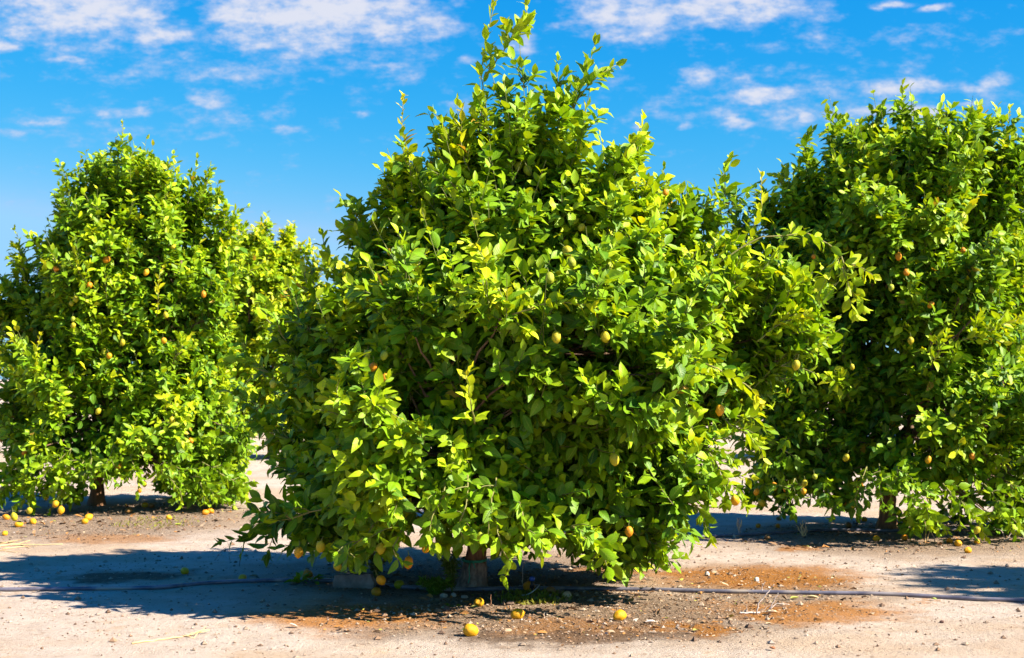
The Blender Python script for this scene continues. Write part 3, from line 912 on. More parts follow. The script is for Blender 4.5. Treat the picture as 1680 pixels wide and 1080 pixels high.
# ------------------------------------------------------------------ the trees
SH_C = [
    ([(815, 300), (803, 215), (797, 160), (793, 120), (800, 60), (808, 10), (812, -35)], 0.0, 0.115, 0.5, 0.75, 0.36),
    ([(795, 125), (826, 85), (852, 35), (864, 8)], -0.05, 0.125, 0.5, 0.75),
    ([(905, 300), (930, 215), (948, 150), (968, 75)], -0.1, 0.13, 0.45, 0.6),
    ([(940, 180), (972, 130), (1008, 105)], -0.1, 0.13, 0.45, 0.6),
    ([(928, 215), (922, 150), (914, 98)], -0.05, 0.125, 0.45, 0.62),
    ([(690, 380), (672, 290), (668, 230), (664, 162)], -0.2, 0.085, 0.65, 1.0),
    ([(790, 330), (738, 245), (712, 180)], -0.1, 0.12, 0.5, 0.75),
    ([(775, 300), (757, 235), (750, 180)], -0.2, 0.115, 0.6, 1.0),
    ([(850, 290), (848, 230), (838, 185)], -0.1, 0.12, 0.4, 0.55),
    ([(870, 280), (864, 210), (858, 160)], 0.1, 0.12, 0.45, 0.6),
    ([(890, 280), (888, 210), (894, 160)], 0.0, 0.12, 0.45, 0.6),
    ([(960, 330), (985, 280), (968, 250)], 0.0, 0.12, 0.45, 0.6),
    ([(985, 380), (1020, 310), (1042, 235)], -0.1, 0.11, 0.5, 0.8),
    ([(1050, 380), (1075, 330), (1082, 275)], -0.1, 0.12, 0.45, 0.6),
    ([(1060, 400), (1100, 340), (1102, 300)], 0.1, 0.12, 0.45, 0.6),
    ([(1085, 430), (1130, 360), (1170, 320), (1205, 262)], 0.0, 0.125, 0.4, 0.6, 0.25),
    ([(1190, 470), (1230, 390), (1255, 340), (1256, 288)], -0.2, 0.11, 0.6, 1.0),
    ([(1180, 430), (1250, 388), (1330, 382), (1375, 405), (1388, 450), (1398, 490)], -0.5, 0.12, 0.45, 0.8, 0.35),
    ([(1380, 420), (1393, 465), (1402, 512)], -0.5, 0.135, 0.6, 0.84),
    ([(1180, 520), (1215, 445), (1230, 395)], -0.3, 0.12, 0.55, 0.8),
    ([(560, 480), (540, 430), (533, 385)], -0.1, 0.11, 0.5, 0.7),
    ([(620, 420), (585, 365), (562, 335)], -0.1, 0.12, 0.4, 0.5),
    ([(640, 400), (632, 340), (640, 285)], 0.0, 0.12, 0.5, 0.65),
    ([(590, 440), (600, 390), (590, 345)], 0.0, 0.12, 0.5, 0.65),
    ([(700, 520), (692, 480), (684, 445), (672, 415)], None, 0.10, 0.7, 0.85),
    ([(830, 520), (900, 495), (960, 500)], None, 0.12, 0.7, 0.9),
    ([(770, 700), (768, 650), (775, 610)], None, 0.13, 0.65, 0.9),
    ([(1240, 560), (1290, 520), (1315, 515)], -0.3, 0.12, 0.6, 0.85),
    ([(1200, 600), (1240, 640), (1255, 660)], None, 0.11, 0.7, 1.0),
    ([(812, 850), (825, 905), (832, 952)], None, 0.125, 0.45, 0.62, 0.05),
    ([(500, 850), (440, 872), (372, 890)], -0.4, 0.15, 0.12, 0.2),
    ([(540, 830), (480, 850), (420, 860)], -0.9, 0.15, 0.25, 0.35),
    ([(1010, 850), (1060, 890), (1095, 905)], -0.7, 0.13, 0.35, 0.5),
    ([(1150, 790), (1195, 780), (1228, 785)], -0.3, 0.12, 0.65, 0.9),
    ([(960, 870), (985, 905), (1015, 940)], None, 0.13, 0.35, 0.6),
    ([(755, 790), (762, 845), (758, 884)], None, 0.12, 0.3, 0.45), ([(812, 790), (803, 850), (792, 882)], None, 0.12, 0.3, 0.45), ([(715, 800), (712, 850), (702, 896)], None, 0.12, 0.3, 0.5), ([(850, 820), (868, 870), (882, 908)], None, 0.12, 0.35, 0.55),
    ([(1160, 740), (1200, 790), (1215, 830)], -0.5, 0.12, 0.45, 0.65), ([(1120, 800), (1150, 840), (1160, 880)], -0.6, 0.12, 0.4, 0.6), ([(1190, 690), (1235, 720), (1250, 760)], -0.4, 0.12, 0.5, 0.75), ([(640, 860), (650, 895), (655, 925)], None, 0.12, 0.3, 0.45), ([(590, 860), (575, 900), (570, 930)], None, 0.12, 0.25, 0.4),
    ([(470, 560), (440, 525), (428, 495)], -0.1, 0.12, 0.4, 0.55), ([(450, 620), (405, 590), (388, 560)], -0.1, 0.12, 0.3, 0.45), ([(530, 500), (505, 465), (498, 430)], 0.0, 0.12, 0.45, 0.65),
    ([(1260, 520), (1300, 480), (1312, 450)], -0.2, 0.12, 0.5, 0.75), ([(1280, 600), (1325, 580), (1350, 560)], -0.2, 0.12, 0.45, 0.7), ([(1150, 480), (1165, 430), (1175, 395)], -0.1, 0.12, 0.45, 0.7),
    ([(1090, 400), (1062, 330), (1070, 300)], -0.2, 0.12, 0.45, 0.6), ([(680, 400), (655, 340), (640, 300)], -0.2, 0.12, 0.45, 0.65), ([(1000, 330), (1010, 285), (1000, 255)], 0.0, 0.12, 0.4, 0.55),
    ([(760, 330), (735, 290), (725, 255)], 0.0, 0.12, 0.4, 0.6),
    ([(560, 700), (620, 660), (660, 690)], None, 0.13, 0.55, 0.7),
    ([(540, 700), (548, 650), (552, 610)], None, 0.12, 0.6, 0.75),
]
build_tree(TC, 'large bushy lemon tree in the middle, its tall shoots reaching the top of the sky', 'lemon trees in the orchard', 11, clumps=285, llen=0.116, lod='hi',
           twigs=15, inner=4500, shoots=SH_C, clear=pc, limbs=10, trunk_r=0.070, trunk_h=0.6, tape=True, dmin=0.255, lean=0.06, skirt=0.5, open_r=0.95, age=0.40,
           bottom=[(300, 880), (370, 898), (440, 910), (560, 928), (640, 925), (700, 905), (740, 900), (800, 893), (840, 912), (900, 925), (960, 937), (1030, 948), (1090, 932), (1150, 908), (1200, 865), (1250, 810), (1330, 700)],
           hollows=[(670, 420, 0.46), (600, 400, 0.25), (760, 590, 0.36), (455, 585, 0.38), (820, 700, 0.36), (690, 640, 0.28), (900, 590, 0.26), (1080, 770, 0.3), (600, 520, 0.25)])
SH_L = [
    ([(205, 330), (207, 280), (206, 240), (204, 203)], -0.1, 0.075, 0.6, 0.85),
    ([(140, 350), (130, 305), (132, 262)], 0, 0.11, 0.45, 0.7),
    ([(300, 360), (316, 310), (322, 262)], 0, 0.11, 0.45, 0.7),
    ([(320, 350), (338, 300), (345, 275)], 0, 0.11, 0.45, 0.6),
    ([(250, 340), (255, 305), (285, 280)], 0, 0.11, 0.5, 0.8),
    ([(350, 400), (380, 365), (402, 338)], 0, 0.11, 0.45, 0.6),
    ([(345, 370), (352, 340), (358, 318)], 0, 0.11, 0.45, 0.6),
    ([(170, 340), (168, 310), (172, 282)], 0, 0.11, 0.45, 0.6),
    ([(110, 370), (100, 330), (98, 305)], 0, 0.11, 0.45, 0.6),
    ([(45, 470), (32, 420), (28, 378)], -0.3, 0.11, 0.5, 0.8),
    ([(62, 650), (60, 600), (60, 550)], None, 0.11, 0.75, 1.0),
    ([(266, 520), (262, 480), (264, 440)], None, 0.11, 0.75, 1.0),
    ([(295, 600), (298, 570), (310, 550)], None, 0.11, 0.6, 0.8),
    ([(125, 470), (125, 440), (130, 420)], None, 0.11, 0.6, 0.85),
    ([(138, 735), (148, 768), (155, 796)], None, 0.11, 0.3, 0.45), ([(182, 735), (174, 770), (170, 798)], None, 0.11, 0.35, 0.5), ([(215, 750), (225, 785), (230, 810)], None, 0.11, 0.4, 0.55),
    ([(100, 740), (60, 790), (30, 832)], None, 0.12, 0.45, 0.6), ([(125, 760), (100, 805), (84, 842)], None, 0.12, 0.45, 0.6), ([(40, 750), (10, 800), (-12, 838)], None, 0.12, 0.4, 0.6),
    ([(20, 780), (48, 820), (58, 850)], None, 0.12, 0.4, 0.6), ([(300, 770), (340, 800), (380, 830)], None, 0.12, 0.35, 0.55), ([(265, 765), (290, 800), (298, 826)], None, 0.12, 0.4, 0.6),
    ([(350, 760), (395, 800), (412, 832)], None, 0.12, 0.4, 0.6), ([(-5, 770), (-20, 810), (-10, 845)], None, 0.12, 0.4, 0.6),
]
left_tree = build_tree(TL, 'lemon tree on the left with one thin yellow shoot rising above its crown', 'lemon trees in the orchard', 23, clumps=230, llen=0.115, lod='mid', twigs=14,
                       inner=4800, shoots=SH_L, clear=pl_, limbs=9, trunk_r=0.075, trunk_h=0.6, dmin=0.26, skirt=0.5, open_r=0.9, age=0.42,
                       bottom=[(-60, 850), (60, 858), (138, 848), (148, 792), (175, 790), (200, 800), (250, 812), (300, 836), (400, 840), (430, 805), (480, 760)],
                       hollows=[(140, 690, 0.45), (230, 480, 0.3), (110, 590, 0.32), (250, 640, 0.28)])
SH_R = [
    ([(1630, 320), (1642, 270), (1648, 220), (1653, 178)], -0.2, 0.095, 0.5, 0.84),
    ([(1560, 300), (1545, 255), (1530, 205)], 0, 0.11, 0.45, 0.7),
    ([(1590, 300), (1598, 255), (1600, 215)], 0, 0.11, 0.45, 0.6),
    ([(1620, 290), (1625, 250), (1628, 205)], 0, 0.11, 0.5, 0.8),
    ([(1375, 320), (1366, 275), (1366, 230)], 0.1, 0.11, 0.35, 0.5),
    ([(1440, 300), (1456, 260), (1462, 225)], 0.1, 0.11, 0.35, 0.5),
    ([(1430, 290), (1434, 250), (1438, 222)], 0.1, 0.11, 0.35, 0.5),
    ([(1470, 300), (1490, 265), (1502, 238)], 0.1, 0.11, 0.4, 0.6),
    ([(1345, 340), (1334, 300), (1330, 262)], 0.1, 0.10, 0.35, 0.5),
    ([(1300, 360), (1285, 310), (1282, 278)], -0.1, 0.11, 0.5, 0.7),
    ([(1285, 400), (1250, 350), (1238, 312)], -0.1, 0.11, 0.5, 0.7), ([(1250, 450), (1218, 405), (1208, 372)], -0.1, 0.11, 0.45, 0.65), ([(1690, 300), (1680, 250), (1676, 215)], 0, 0.11, 0.5, 0.7),
    ([(1320, 350), (1305, 320), (1300, 290)], -0.1, 0.11, 0.5, 0.7),
    ([(1400, 310), (1396, 270), (1390, 245)], 0.1, 0.11, 0.4, 0.55),
    ([(1585, 380), (1595, 340), (1600, 320)], None, 0.12, 0.7, 0.95),
    ([(1540, 600), (1545, 570), (1550, 545)], None, 0.12, 0.55, 0.8),
    ([(1600, 560), (1650, 530), (1690, 515)], None, 0.12, 0.6, 0.85),
    ([(1500, 800), (1530, 840), (1552, 872)], None, 0.12, 0.4, 0.6), ([(1560, 800), (1600, 850), (1622, 880)], None, 0.12, 0.4, 0.6), ([(1640, 800), (1660, 850), (1668, 884)], None, 0.12, 0.35, 0.55),
    ([(1438, 765), (1445, 805), (1450, 836)], None, 0.11, 0.25, 0.4), ([(1475, 765), (1468, 805), (1462, 840)], None, 0.11, 0.3, 0.45), ([(1415, 770), (1408, 810), (1402, 845)], None, 0.11, 0.2, 0.35),
    ([(1280, 790), (1288, 820), (1298, 845)], None, 0.12, 0.25, 0.35), ([(1340, 800), (1358, 830), (1368, 848)], None, 0.12, 0.25, 0.35), ([(1470, 790), (1490, 825), (1500, 860)], None, 0.12, 0.35, 0.5),
    ([(1690, 800), (1700, 850), (1710, 885)], None, 0.12, 0.35, 0.5),
]
right_tree = build_tree(TR, 'lemon tree on the right cut off by the picture edge, dark hollow in its crown', 'lemon trees in the orchard', 37, clumps=270, llen=0.115, lod='mid', twigs=14,
                        inner=4800, shoots=SH_R, clear=pr, limbs=9, trunk_r=0.075, trunk_h=0.62, dmin=0.255, skirt=0.5, open_r=0.95, age=0.36,
                        bottom=[(1150, 800), (1240, 838), (1320, 852), (1400, 852), (1428, 832), (1445, 838), (1478, 850), (1500, 884), (1760, 892)],
                        hollows=[(1425, 560, 0.5), (1440, 690, 0.5), (1400, 460, 0.36), (1420, 780, 0.45), (1330, 620, 0.26), (1500, 470, 0.3)])
back_tree = build_tree(TB, 'pale blurred lemon tree farther back between the left and middle trees', 'lemon trees in the orchard', 41, clumps=170, llen=0.14, lod='lo', twigs=10,
                       inner=2500, limbs=7, trunk_r=0.075, dmin=0.3, skirt=0.5, open_r=0.9, age=0.62, front_bias=0.2,
                       shoots=[([(455, 440), (458, 415), (460, 395)], 0, 0.12, 0.7, 0.9), ([(480, 450), (488, 425), (490, 402)], 0, 0.12, 0.3, 0.5), ([(400, 430), (410, 405), (412, 388)], 0, 0.12, 0.7, 0.9)])
# the rest of the orchard grid
copy_tree(right_tree, (8.05, 8.25, gz(8.05, 8.25)), 2.2, 'front row lemon tree beyond the right picture edge, casting a shadow on the sand', 'lemon trees in the orchard')
for x, y, rz, s, lab in (
        (2.4, 25.5, 1.0, 1.0, 'far lemon tree of the third row, behind the middle tree'),
        (8.6, 25.0, 3.9, 1.02, 'far lemon tree of the third row, behind the right tree'),
        (-10.8, 26.5, 2.5, 0.98, 'far lemon tree of the third row, behind the left tree at the picture edge'),
        (-7.6, 35.0, 0.6, 1.0, 'distant lemon tree of the fourth row, seen under the left tree'),
        (-1.2, 35.5, 4.4, 1.02, 'distant lemon tree of the fourth row, seen left of the middle trunk'),
        (5.2, 35.0, 5.2, 0.97, 'distant lemon tree of the fourth row, right of the middle tree'),
        (11.5, 35.5, 3.0, 1.0, 'distant lemon tree of the fourth row at the right picture edge')):
    copy_tree(back_tree, (x, y, gz(x, y)), rz, lab, 'lemon trees in the orchard', s)

# ------------------------------------------------------------------ ground
def axis(lo, hi, step, far):
    core = np.arange(lo, hi + 1e-6, step)
    g = step; outs = []; v = hi
    while v < far:
        g *= 1.25; v += g; outs.append(v)
    ins = []; g = step; v = lo
    while v > -far:
        g *= 1.25; v -= g; ins.append(v)
    return np.array(ins[::-1] + list(core) + outs)


gxs = axis(-5.5, 6.0, 0.045, 900.0); gys = axis(6.0, 19.0, 0.045, 900.0)
GX, GY = np.meshgrid(gxs, gys)
GZ = ground_z(GX.ravel(), GY.ravel())
ny, nx = GX.shape
ii = (np.arange(ny - 1)[:, None] * nx + np.arange(nx - 1)[None, :])
gq = np.stack([ii, ii + 1, ii + nx + 1, ii + nx], -1).reshape(-1, 4)
gmb = MB(); gmb.add(np.stack([GX.ravel(), GY.ravel(), GZ], 1), gq)


def ell(x0, y0, x1, y1):
    """world ellipse that fills a picture rectangle of ground"""
    Y0, Y1 = gy(y1), gy(y0)
    Yc = (Y0 + Y1) / 2
    return ((x0 + x1) / 2 - CX) / F * Yc, Yc, (x1 - x0) / 2 / F * Yc, (Y1 - Y0) / 2


def ground_material():
    m, k, p, out = new_mat('sandy_orchard_soil')
    tc = k.new('ShaderNodeTexCoord'); P = tc.outputs['Object']
    wn = k.new('ShaderNodeTexNoise'); wn.inputs['Scale'].default_value = 2.6; wn.inputs['Detail'].default_value = 5; wn.inputs['Roughness'].default_value = 0.62
    k.l.new(P, wn.inputs['Vector'])
    warp = k.vmath('MULTIPLY', k.vmath('SUBTRACT', wn.outputs['Color'], (0.5, 0.5, 0.5)), (1.3, 1.0, 0.0))
    PW = k.vmath('ADD', P, warp)

    def patches(lst, soft=0.45):
        acc = None
        for e in lst:
            cx, cy, rx, ry = ell(*e[:4])
            v = k.vmath('DIVIDE', k.vmath('SUBTRACT', PW, (cx, cy, 0)), (rx, ry, 1e3))
            f = k.smooth(k.vmath('LENGTH', v), 1.0 + soft, 1.0 - soft, 0.0, e[4] if len(e) > 4 else 1.0)
            acc = f if acc is None else k.math('MAXIMUM', acc, f)
        return acc
    big = k.noise(P, 0.55, 3.0); med = k.noise(P, 4.5, 6.0, 0.62); fine = k.noise(P, 45.0, 6.0, 0.7); grit = k.noise(P, 160.0, 3.0, 0.7)
    sand = k.mix(k.smooth(med, 0.3, 0.7), (0.447, 0.350, 0.273, 1), (0.524, 0.427, 0.347, 1))
    sand = k.mix(k.smooth(big, 0.42, 0.62, 0, 0.7), sand, (0.439, 0.304, 0.193, 1))
    sand = k.mix(k.smooth(fine, 0.56, 0.70, 0, 0.65), sand, (0.308, 0.200, 0.131, 1))
    sand = k.mix(k.smooth(grit, 0.60, 0.72, 0, 0.6), sand, (0.193, 0.131, 0.092, 1))
    sand = k.mix(k.smooth(k.noise(P, 14.0, 6.0, 0.8), 0.55, 0.66, 0, 0.8), sand, (0.254, 0.154, 0.092, 1))
    sand = k.mix(k.smooth(k.noise(P, 3.2, 6.0, 0.7), 0.55, 0.70, 0, 0.6), sand, (0.424, 0.277, 0.162, 1))
    # dry litter under the trees: grey brown chaff
    lit = patches([(640, 968, 1290, 1052), (430, 905, 1100, 985, 0.85), (1080, 925, 1420, 1000, 0.8), (-60, 828, 420, 888, 0.85), (1180, 858, 1780, 915, 0.8), (100, 936, 320, 956, 0.8)])
    litn = k.noise(P, 70.0, 5.0, 0.75); litn2 = k.noise(P, 14.0, 5.0, 0.7)
    chaff = k.mix(k.smooth(litn, 0.36, 0.64), (0.092, 0.054, 0.031, 1), (0.375, 0.255, 0.165, 1))
    chaff = k.mix(k.smooth(litn2, 0.54, 0.72, 0, 0.5), chaff, (0.431, 0.339, 0.277, 1))
    litf = k.math('MULTIPLY', lit, k.smooth(k.noise(P, 9.0, 6.0, 0.7), 0.22, 0.46))
    c = k.mix(litf, sand, chaff)
    # rust coloured fallen blossom
    orr = patches([(430, 988, 730, 1036, 0.95), (1080, 926, 1410, 966), (1180, 986, 1480, 1022, 0.95), (1080, 1016, 1190, 1044, 0.95), (840, 1016, 1060, 1048, 0.6),
                   (80, 876, 290, 890, 0.6), (1270, 888, 1350, 902, 0.8), (1480, 965, 1500, 990, 0.6), (930, 930, 1080, 942, 0.7)])
    rustn = k.noise(P, 90.0, 4.0, 0.75)
    rust = k.mix(k.smooth(rustn, 0.36, 0.62), (0.208, 0.065, 0.008, 1), (0.424, 0.173, 0.025, 1))
    orf = k.math('MULTIPLY', orr, k.smooth(k.noise(P, 12.0, 6.0, 0.75), 0.26, 0.46))
    c = k.mix(k.math('MULTIPLY', orf, 0.92), c, rust)
    # dark decayed leaf mould along the front rim and in the wide shadow
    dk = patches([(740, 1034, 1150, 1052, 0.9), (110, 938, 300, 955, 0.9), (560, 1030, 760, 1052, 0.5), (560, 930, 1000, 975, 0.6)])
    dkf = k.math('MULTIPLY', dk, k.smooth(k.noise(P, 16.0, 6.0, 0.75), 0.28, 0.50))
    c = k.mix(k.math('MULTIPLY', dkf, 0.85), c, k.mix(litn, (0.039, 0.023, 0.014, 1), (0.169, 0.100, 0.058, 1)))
    # thin green growth at the wet spot by the sprinkler
    gr = patches([(820, 968, 930, 990, 0.9), (740, 975, 800, 992, 0.5)])
    grf = k.math('MULTIPLY', gr, k.smooth(k.noise(P, 24.0, 5.0, 0.7), 0.46, 0.62))
    c = k.mix(grf, c, (0.154, 0.162, 0.019, 1))
    k.l.new(c, p.inputs['Base Color']); p.inputs['Roughness'].default_value = 0.95; p.inputs['Specular IOR Level'].default_value = 0.15
    h = k.math('ADD', k.math('MULTIPLY', fine, 0.6), k.math('MULTIPLY', med, 1.0))
    h = k.math('ADD', h, k.math('MULTIPLY', grit, 0.25))
    h = k.math('ADD', h, k.math('MULTIPLY', k.math('MULTIPLY', litf, litn), 0.9))
    bump(k, p, h, 0.85, 0.045)
    return m


tag(gmb.obj('ground', ground_material()), kind='structure')

# ------------------------------------------------------------------ hoses
def hose(px_pts, r, label, lift=0.0):
    pts = []
    for px, py in px_pts:
        g = gp(px, py); pts.append(g)
    pts = np.array(pts)
    t = np.linspace(0, len(pts) - 1, (len(pts) - 1) * 10 + 1)
    q = np.stack([np.interp(t, np.arange(len(pts)), pts[:, i]) for i in range(3)], 1)
    for _ in range(12):
        q[1:-1, :2] = (q[:-2, :2] + 2 * q[1:-1, :2] + q[2:, :2]) / 4
    z = ground_z(q[:, 0], q[:, 1])
    for _ in range(30):
        z[1:-1] = (z[:-2] + 2 * z[1:-1] + z[2:]) / 4
    q[:, 2] = np.maximum(z, ground_z(q[:, 0], q[:, 1]) - 0.004) + r * 0.85 + lift
    mb = MB(); mb.tube(q, r, 12)
    return tag(mb.obj('irrigation_hose', M_HOSE), label, 'hose', 'irrigation hoses along the tree rows')


hose([(-900, 985), (-400, 976), (0, 971), (150, 971), (260, 969), (360, 960), (470, 957), (560, 959), (660, 966), (760, 969), (860, 968), (950, 966), (1050, 968), (1180, 972), (1300, 975), (1420, 977), (1500, 979), (1600, 984), (1690, 989), (2000, 998), (2500, 1010)],
     0.0145, 'grey plastic irrigation hose running past the middle trunk across the whole foreground')
hose([(760, 884), (1000, 882), (1140, 881), (1260, 876), (1350, 871), (1460, 874), (1560, 873), (1700, 872), (2100, 870)], 0.0145, 'irrigation hose lying in the shade beside the right trunk')

# ------------------------------------------------------------------ concrete block
rng = np.random.default_rng(5)


def rough_block(name, L, Wd, H, taper, mat, loc, rz, n=9, amp=0.012):
    mb = MB()
    g = np.linspace(-1, 1, n)
    a, b = np.meshgrid(g, g)
    a = a.ravel(); b = b.ravel(); one = np.ones(len(a))
    allV = []
    q = np.array([[i * n + j, i * n + j + 1, (i + 1) * n + j + 1, (i + 1) * n + j] for i in range(n - 1) for j in range(n - 1)])
    for f in range(6):
        if f == 0: v = np.stack([a, b, one], 1)
        if f == 1: v = np.stack([b, a, -one], 1)
        if f == 2: v = np.stack([one, a, b], 1)
        if f == 3: v = np.stack([-one, b, a], 1)
        if f == 4: v = np.stack([b, one, a], 1)
        if f == 5: v = np.stack([a, -one, b], 1)
        allV.append(v)
    V = np.vstack(allV)
    r = nrm(V) * 1.22
    V = V * 0.86 + np.sign(V) * np.minimum(np.abs(r), 1) * 0.14
    k_ = 1 - taper * (V[:, 2] * 0.5 + 0.5)
    V = np.stack([V[:, 0] * L / 2 * k_, V[:, 1] * Wd / 2 * k_, (V[:, 2] * 0.5 + 0.5) * H], 1)
    V += (np.stack([vnoise(V * 22 + 3, 1), vnoise(V * 22 + 5, 2), vnoise(V * 22 + 8, 3)], 1) - 0.5) * amp * 2
    off = 0
    Q = np.vstack([q + i * n * n for i in range(6)])
    mb.add(V, Q)
    o = mb.obj(name, mat, None, loc)
    o.rotation_euler = (0, 0, rz)
    return o


g = gp(579, 968)
tag(rough_block('concrete_block', 0.30, 0.13, 0.105, 0.12, M_CONC, (g[0], g[1] + 0.07, g[2] - 0.012), math.radians(-3)), 'weathered grey concrete block in the shade left of the middle trunk', 'block')

# ------------------------------------------------------------------ micro sprinkler
g = gp(873, 972)
sp = empty('sprinkler', tuple(g)); tag(sp, 'small black stake sprinkler with blue cap, by the hose right of the middle trunk', 'sprinkler')
b = MB(); b.tube([[0, 0, -0.04], [0, 0, 0.04], [0, 0, 0.075]], [0.004, 0.008, 0.008], 8); b.tube([[0, 0, 0.035], [0, 0, 0.085]], [0.013, 0.010], 10)
b.tube([[-0.018, 0, 0.0], [-0.012, 0, 0.06]], 0.003, 5); b.tube([[0.018, 0, 0.0], [0.012, 0, 0.06]], 0.003, 5)
b.obj('stake', M_BLACK, sp)
b = MB(); b.tube([[0, 0, 0.085], [0, 0, 0.090], [0, 0, 0.108], [0, 0, 0.114]], [0.012, 0.019, 0.019, 0.012], 14)
b.obj('cap', M_BLUE, sp)
b = MB()
t = np.linspace(0, 1, 14)
px = np.stack([0.05 - 0.13 * t, -0.03 - 0.10 * np.sin(t * 2.2), 0.055 * (1 - t) ** 2 + 0.006], 1)
px = np.vstack([[0.012, 0, 0.06], px]); b.tube(px, 0.0035, 6)
b.obj('supply_tube', M_TUBING, sp)

# ------------------------------------------------------------------ dry sticks, twigs and stalks
def stick_paths(base, specs):
    mb = MB()
    for pts, r0, r1, c in specs:
        P = np.array(pts, float)
        t = np.linspace(0, len(P) - 1, (len(P) - 1) * 4 + 1)
        q = np.stack([np.interp(t, np.arange(len(P)), P[:, i]) for i in range(3)], 1)
        q[1:-1] = (q[:-2] + 2 * q[1:-1] + q[2:]) / 4
        q += rng.normal(0, 0.0025, q.shape)
        mb.tube(q, np.linspace(r0, r1, len(q)), 5, 0, tuple(c) + (1,))
    return mb


STRAW = (0.62, 0.43, 0.20); PALE = (0.55, 0.45, 0.38); BROWN = (0.17, 0.10, 0.06); GREYTW = (0.40, 0.31, 0.26)


def px_stick(name, label, cat, px_specs, group=None):
    """px_specs: list of ([(px,py,lift)], r0, r1, colour) with ground row taken from the first point"""
    bx, by = px_specs[0][0][0][:2]
    g0 = gp(bx, by)
    sp_ = []
    for pts, r0, r1, c in px_specs:
        w = []
        for (x, y, *l) in pts:
            if l and l[0] is not None and l[0] < 0:        # upright: picture row read at the depth of the base
                p = at(x, y, g0[1])
            else:
                p = gp(x, y); p[2] += (l[0] if l else 0) + r0
            w.append(p - g0)
        sp_.append((w, r0, r1, c))
    return tag(stick_paths(g0, sp_).obj(name, M_DRY, None, tuple(g0)), label, cat, group)


px_stick('dry_stick', 'long straw coloured dry stick with frayed end on the sand at lower left', 'stick',
         [([(217, 1057), (260, 1050), (300, 1045), (345, 1037, 0.01)], 0.006, 0.003, STRAW), ([(300, 1045), (320, 1044, 0.02), (342, 1041, 0.03)], 0.004, 0.002, STRAW),
          ([(305, 1045), (318, 1047), (326, 1043, 0.02)], 0.004, 0.002, STRAW), ([(310, 1044), (330, 1040, 0.02), (338, 1036, 0.03)], 0.003, 0.0015, STRAW)])
px_stick('dry_straw', 'bundle of yellow dry straw at the left picture edge before the left tree', 'straw',
         [([(-10, 894), (40, 893), (103, 892)], 0.006, 0.003, STRAW), ([(-12, 897), (20, 893), (50, 891, 0.02)], 0.007, 0.003, STRAW), ([(-5, 890), (30, 892), (48, 897)], 0.006, 0.003, (0.5, 0.32, 0.14)),
          ([(5, 899), (40, 895), (60, 896, 0.01)], 0.005, 0.002, STRAW), ([(0, 892), (35, 889, 0.02), (44, 892, 0.03)], 0.005, 0.002, (0.5, 0.32, 0.14)), ([(-15, 902), (10, 902), (28, 904)], 0.005, 0.002, STRAW)])
px_stick('dead_branch', 'bleached dead branch with forked twigs lying before the hose at right', 'branch',
         [([(1213, 1008), (1230, 1008), (1246, 1007)], 0.006, 0.006, PALE), ([(1240, 1008, -1), (1248, 985, -1), (1262, 970, -1), (1270, 958, -1)], 0.005, 0.002, PALE),
          ([(1251, 970, -1), (1250, 962, -1), (1255, 956, -1)], 0.003, 0.0015, PALE), ([(1246, 1007), (1262, 1000, 0.02), (1290, 999, 0.01)], 0.006, 0.003, BROWN),
          ([(1262, 1001, -1), (1272, 982, -1), (1278, 973, -1)], 0.004, 0.0015, PALE), ([(1262, 1000, -1), (1275, 990, -1), (1296, 992, -1)], 0.004, 0.0015, PALE), ([(1228, 1006, -1), (1224, 996, -1), (1226, 993, -1)], 0.003, 0.001, GREYTW)])
px_stick('dry_twig', 'thin pale twig hanging down with a forked foot right of the middle trunk', 'twig',
         [([(858, 965, -1), (857, 945, -1), (858, 925, -1)], 0.003, 0.002, PALE), ([(858, 960, -1), (848, 964, -1)], 0.004, 0.002, PALE), ([(858, 960, -1), (861, 967, -1)], 0.003, 0.002, PALE)])
px_stick('dry_weed', 'wilted brown weed stalk in the shade left of the right tree', 'dry weed',
         [([(1213, 877, -1), (1213, 862, -1), (1211, 850, -1)], 0.012, 0.006, GREYTW), ([(1213, 872, -1), (1209, 858, -1), (1214, 849, -1)], 0.010, 0.003, (0.5, 0.36, 0.22)), ([(1212, 868, -1), (1217, 857, -1), (1215, 852, -1)], 0.008, 0.003, STRAW)])
px_stick('dry_weed', 'tuft of pale dry grass stalks at the right tree shadow edge', 'dry weed',
         [([(1317, 880, -1), (1314, 866, -1), (1318, 853, -1)], 0.010, 0.003, STRAW), ([(1317, 880, -1), (1320, 868, -1), (1312, 857, -1)], 0.008, 0.003, STRAW), ([(1319, 880, -1), (1310, 868, -1), (1306, 860, -1)], 0.007, 0.002, STRAW),
          ([(1321, 879, -1), (1322, 866, -1), (1320, 852, -1)], 0.008, 0.002, (0.5, 0.36, 0.22)), ([(1318, 880, -1), (1325, 872, -1), (1323, 865, -1)], 0.006, 0.002, STRAW)])
px_stick('dry_weed', 'thin dry stalks standing under the front skirt of the right tree', 'dry weed',
         [([(1518, 892, -1), (1519, 870, -1), (1517, 850, -1)], 0.005, 0.002, STRAW), ([(1520, 891, -1), (1526, 870, -1), (1531, 848, -1)], 0.005, 0.002, STRAW), ([(1534, 890, -1), (1528, 872, -1), (1524, 860, -1)], 0.005, 0.002, GREYTW)])
px_stick('dry_weed', 'bare grey twigs sprawling at the lower right of the right tree', 'dry weed',
         [([(1650, 888, -1), (1662, 872, -1), (1682, 860, -1)], 0.006, 0.002, PALE), ([(1655, 884, -1), (1670, 880, -1), (1690, 885, -1)], 0.005, 0.002, PALE), ([(1660, 876, -1), (1676, 876, -1), (1690, 872, -1)], 0.005, 0.002, PALE),
          ([(1648, 889, -1), (1645, 872, -1), (1630, 866, -1)], 0.005, 0.002, GREYTW)])
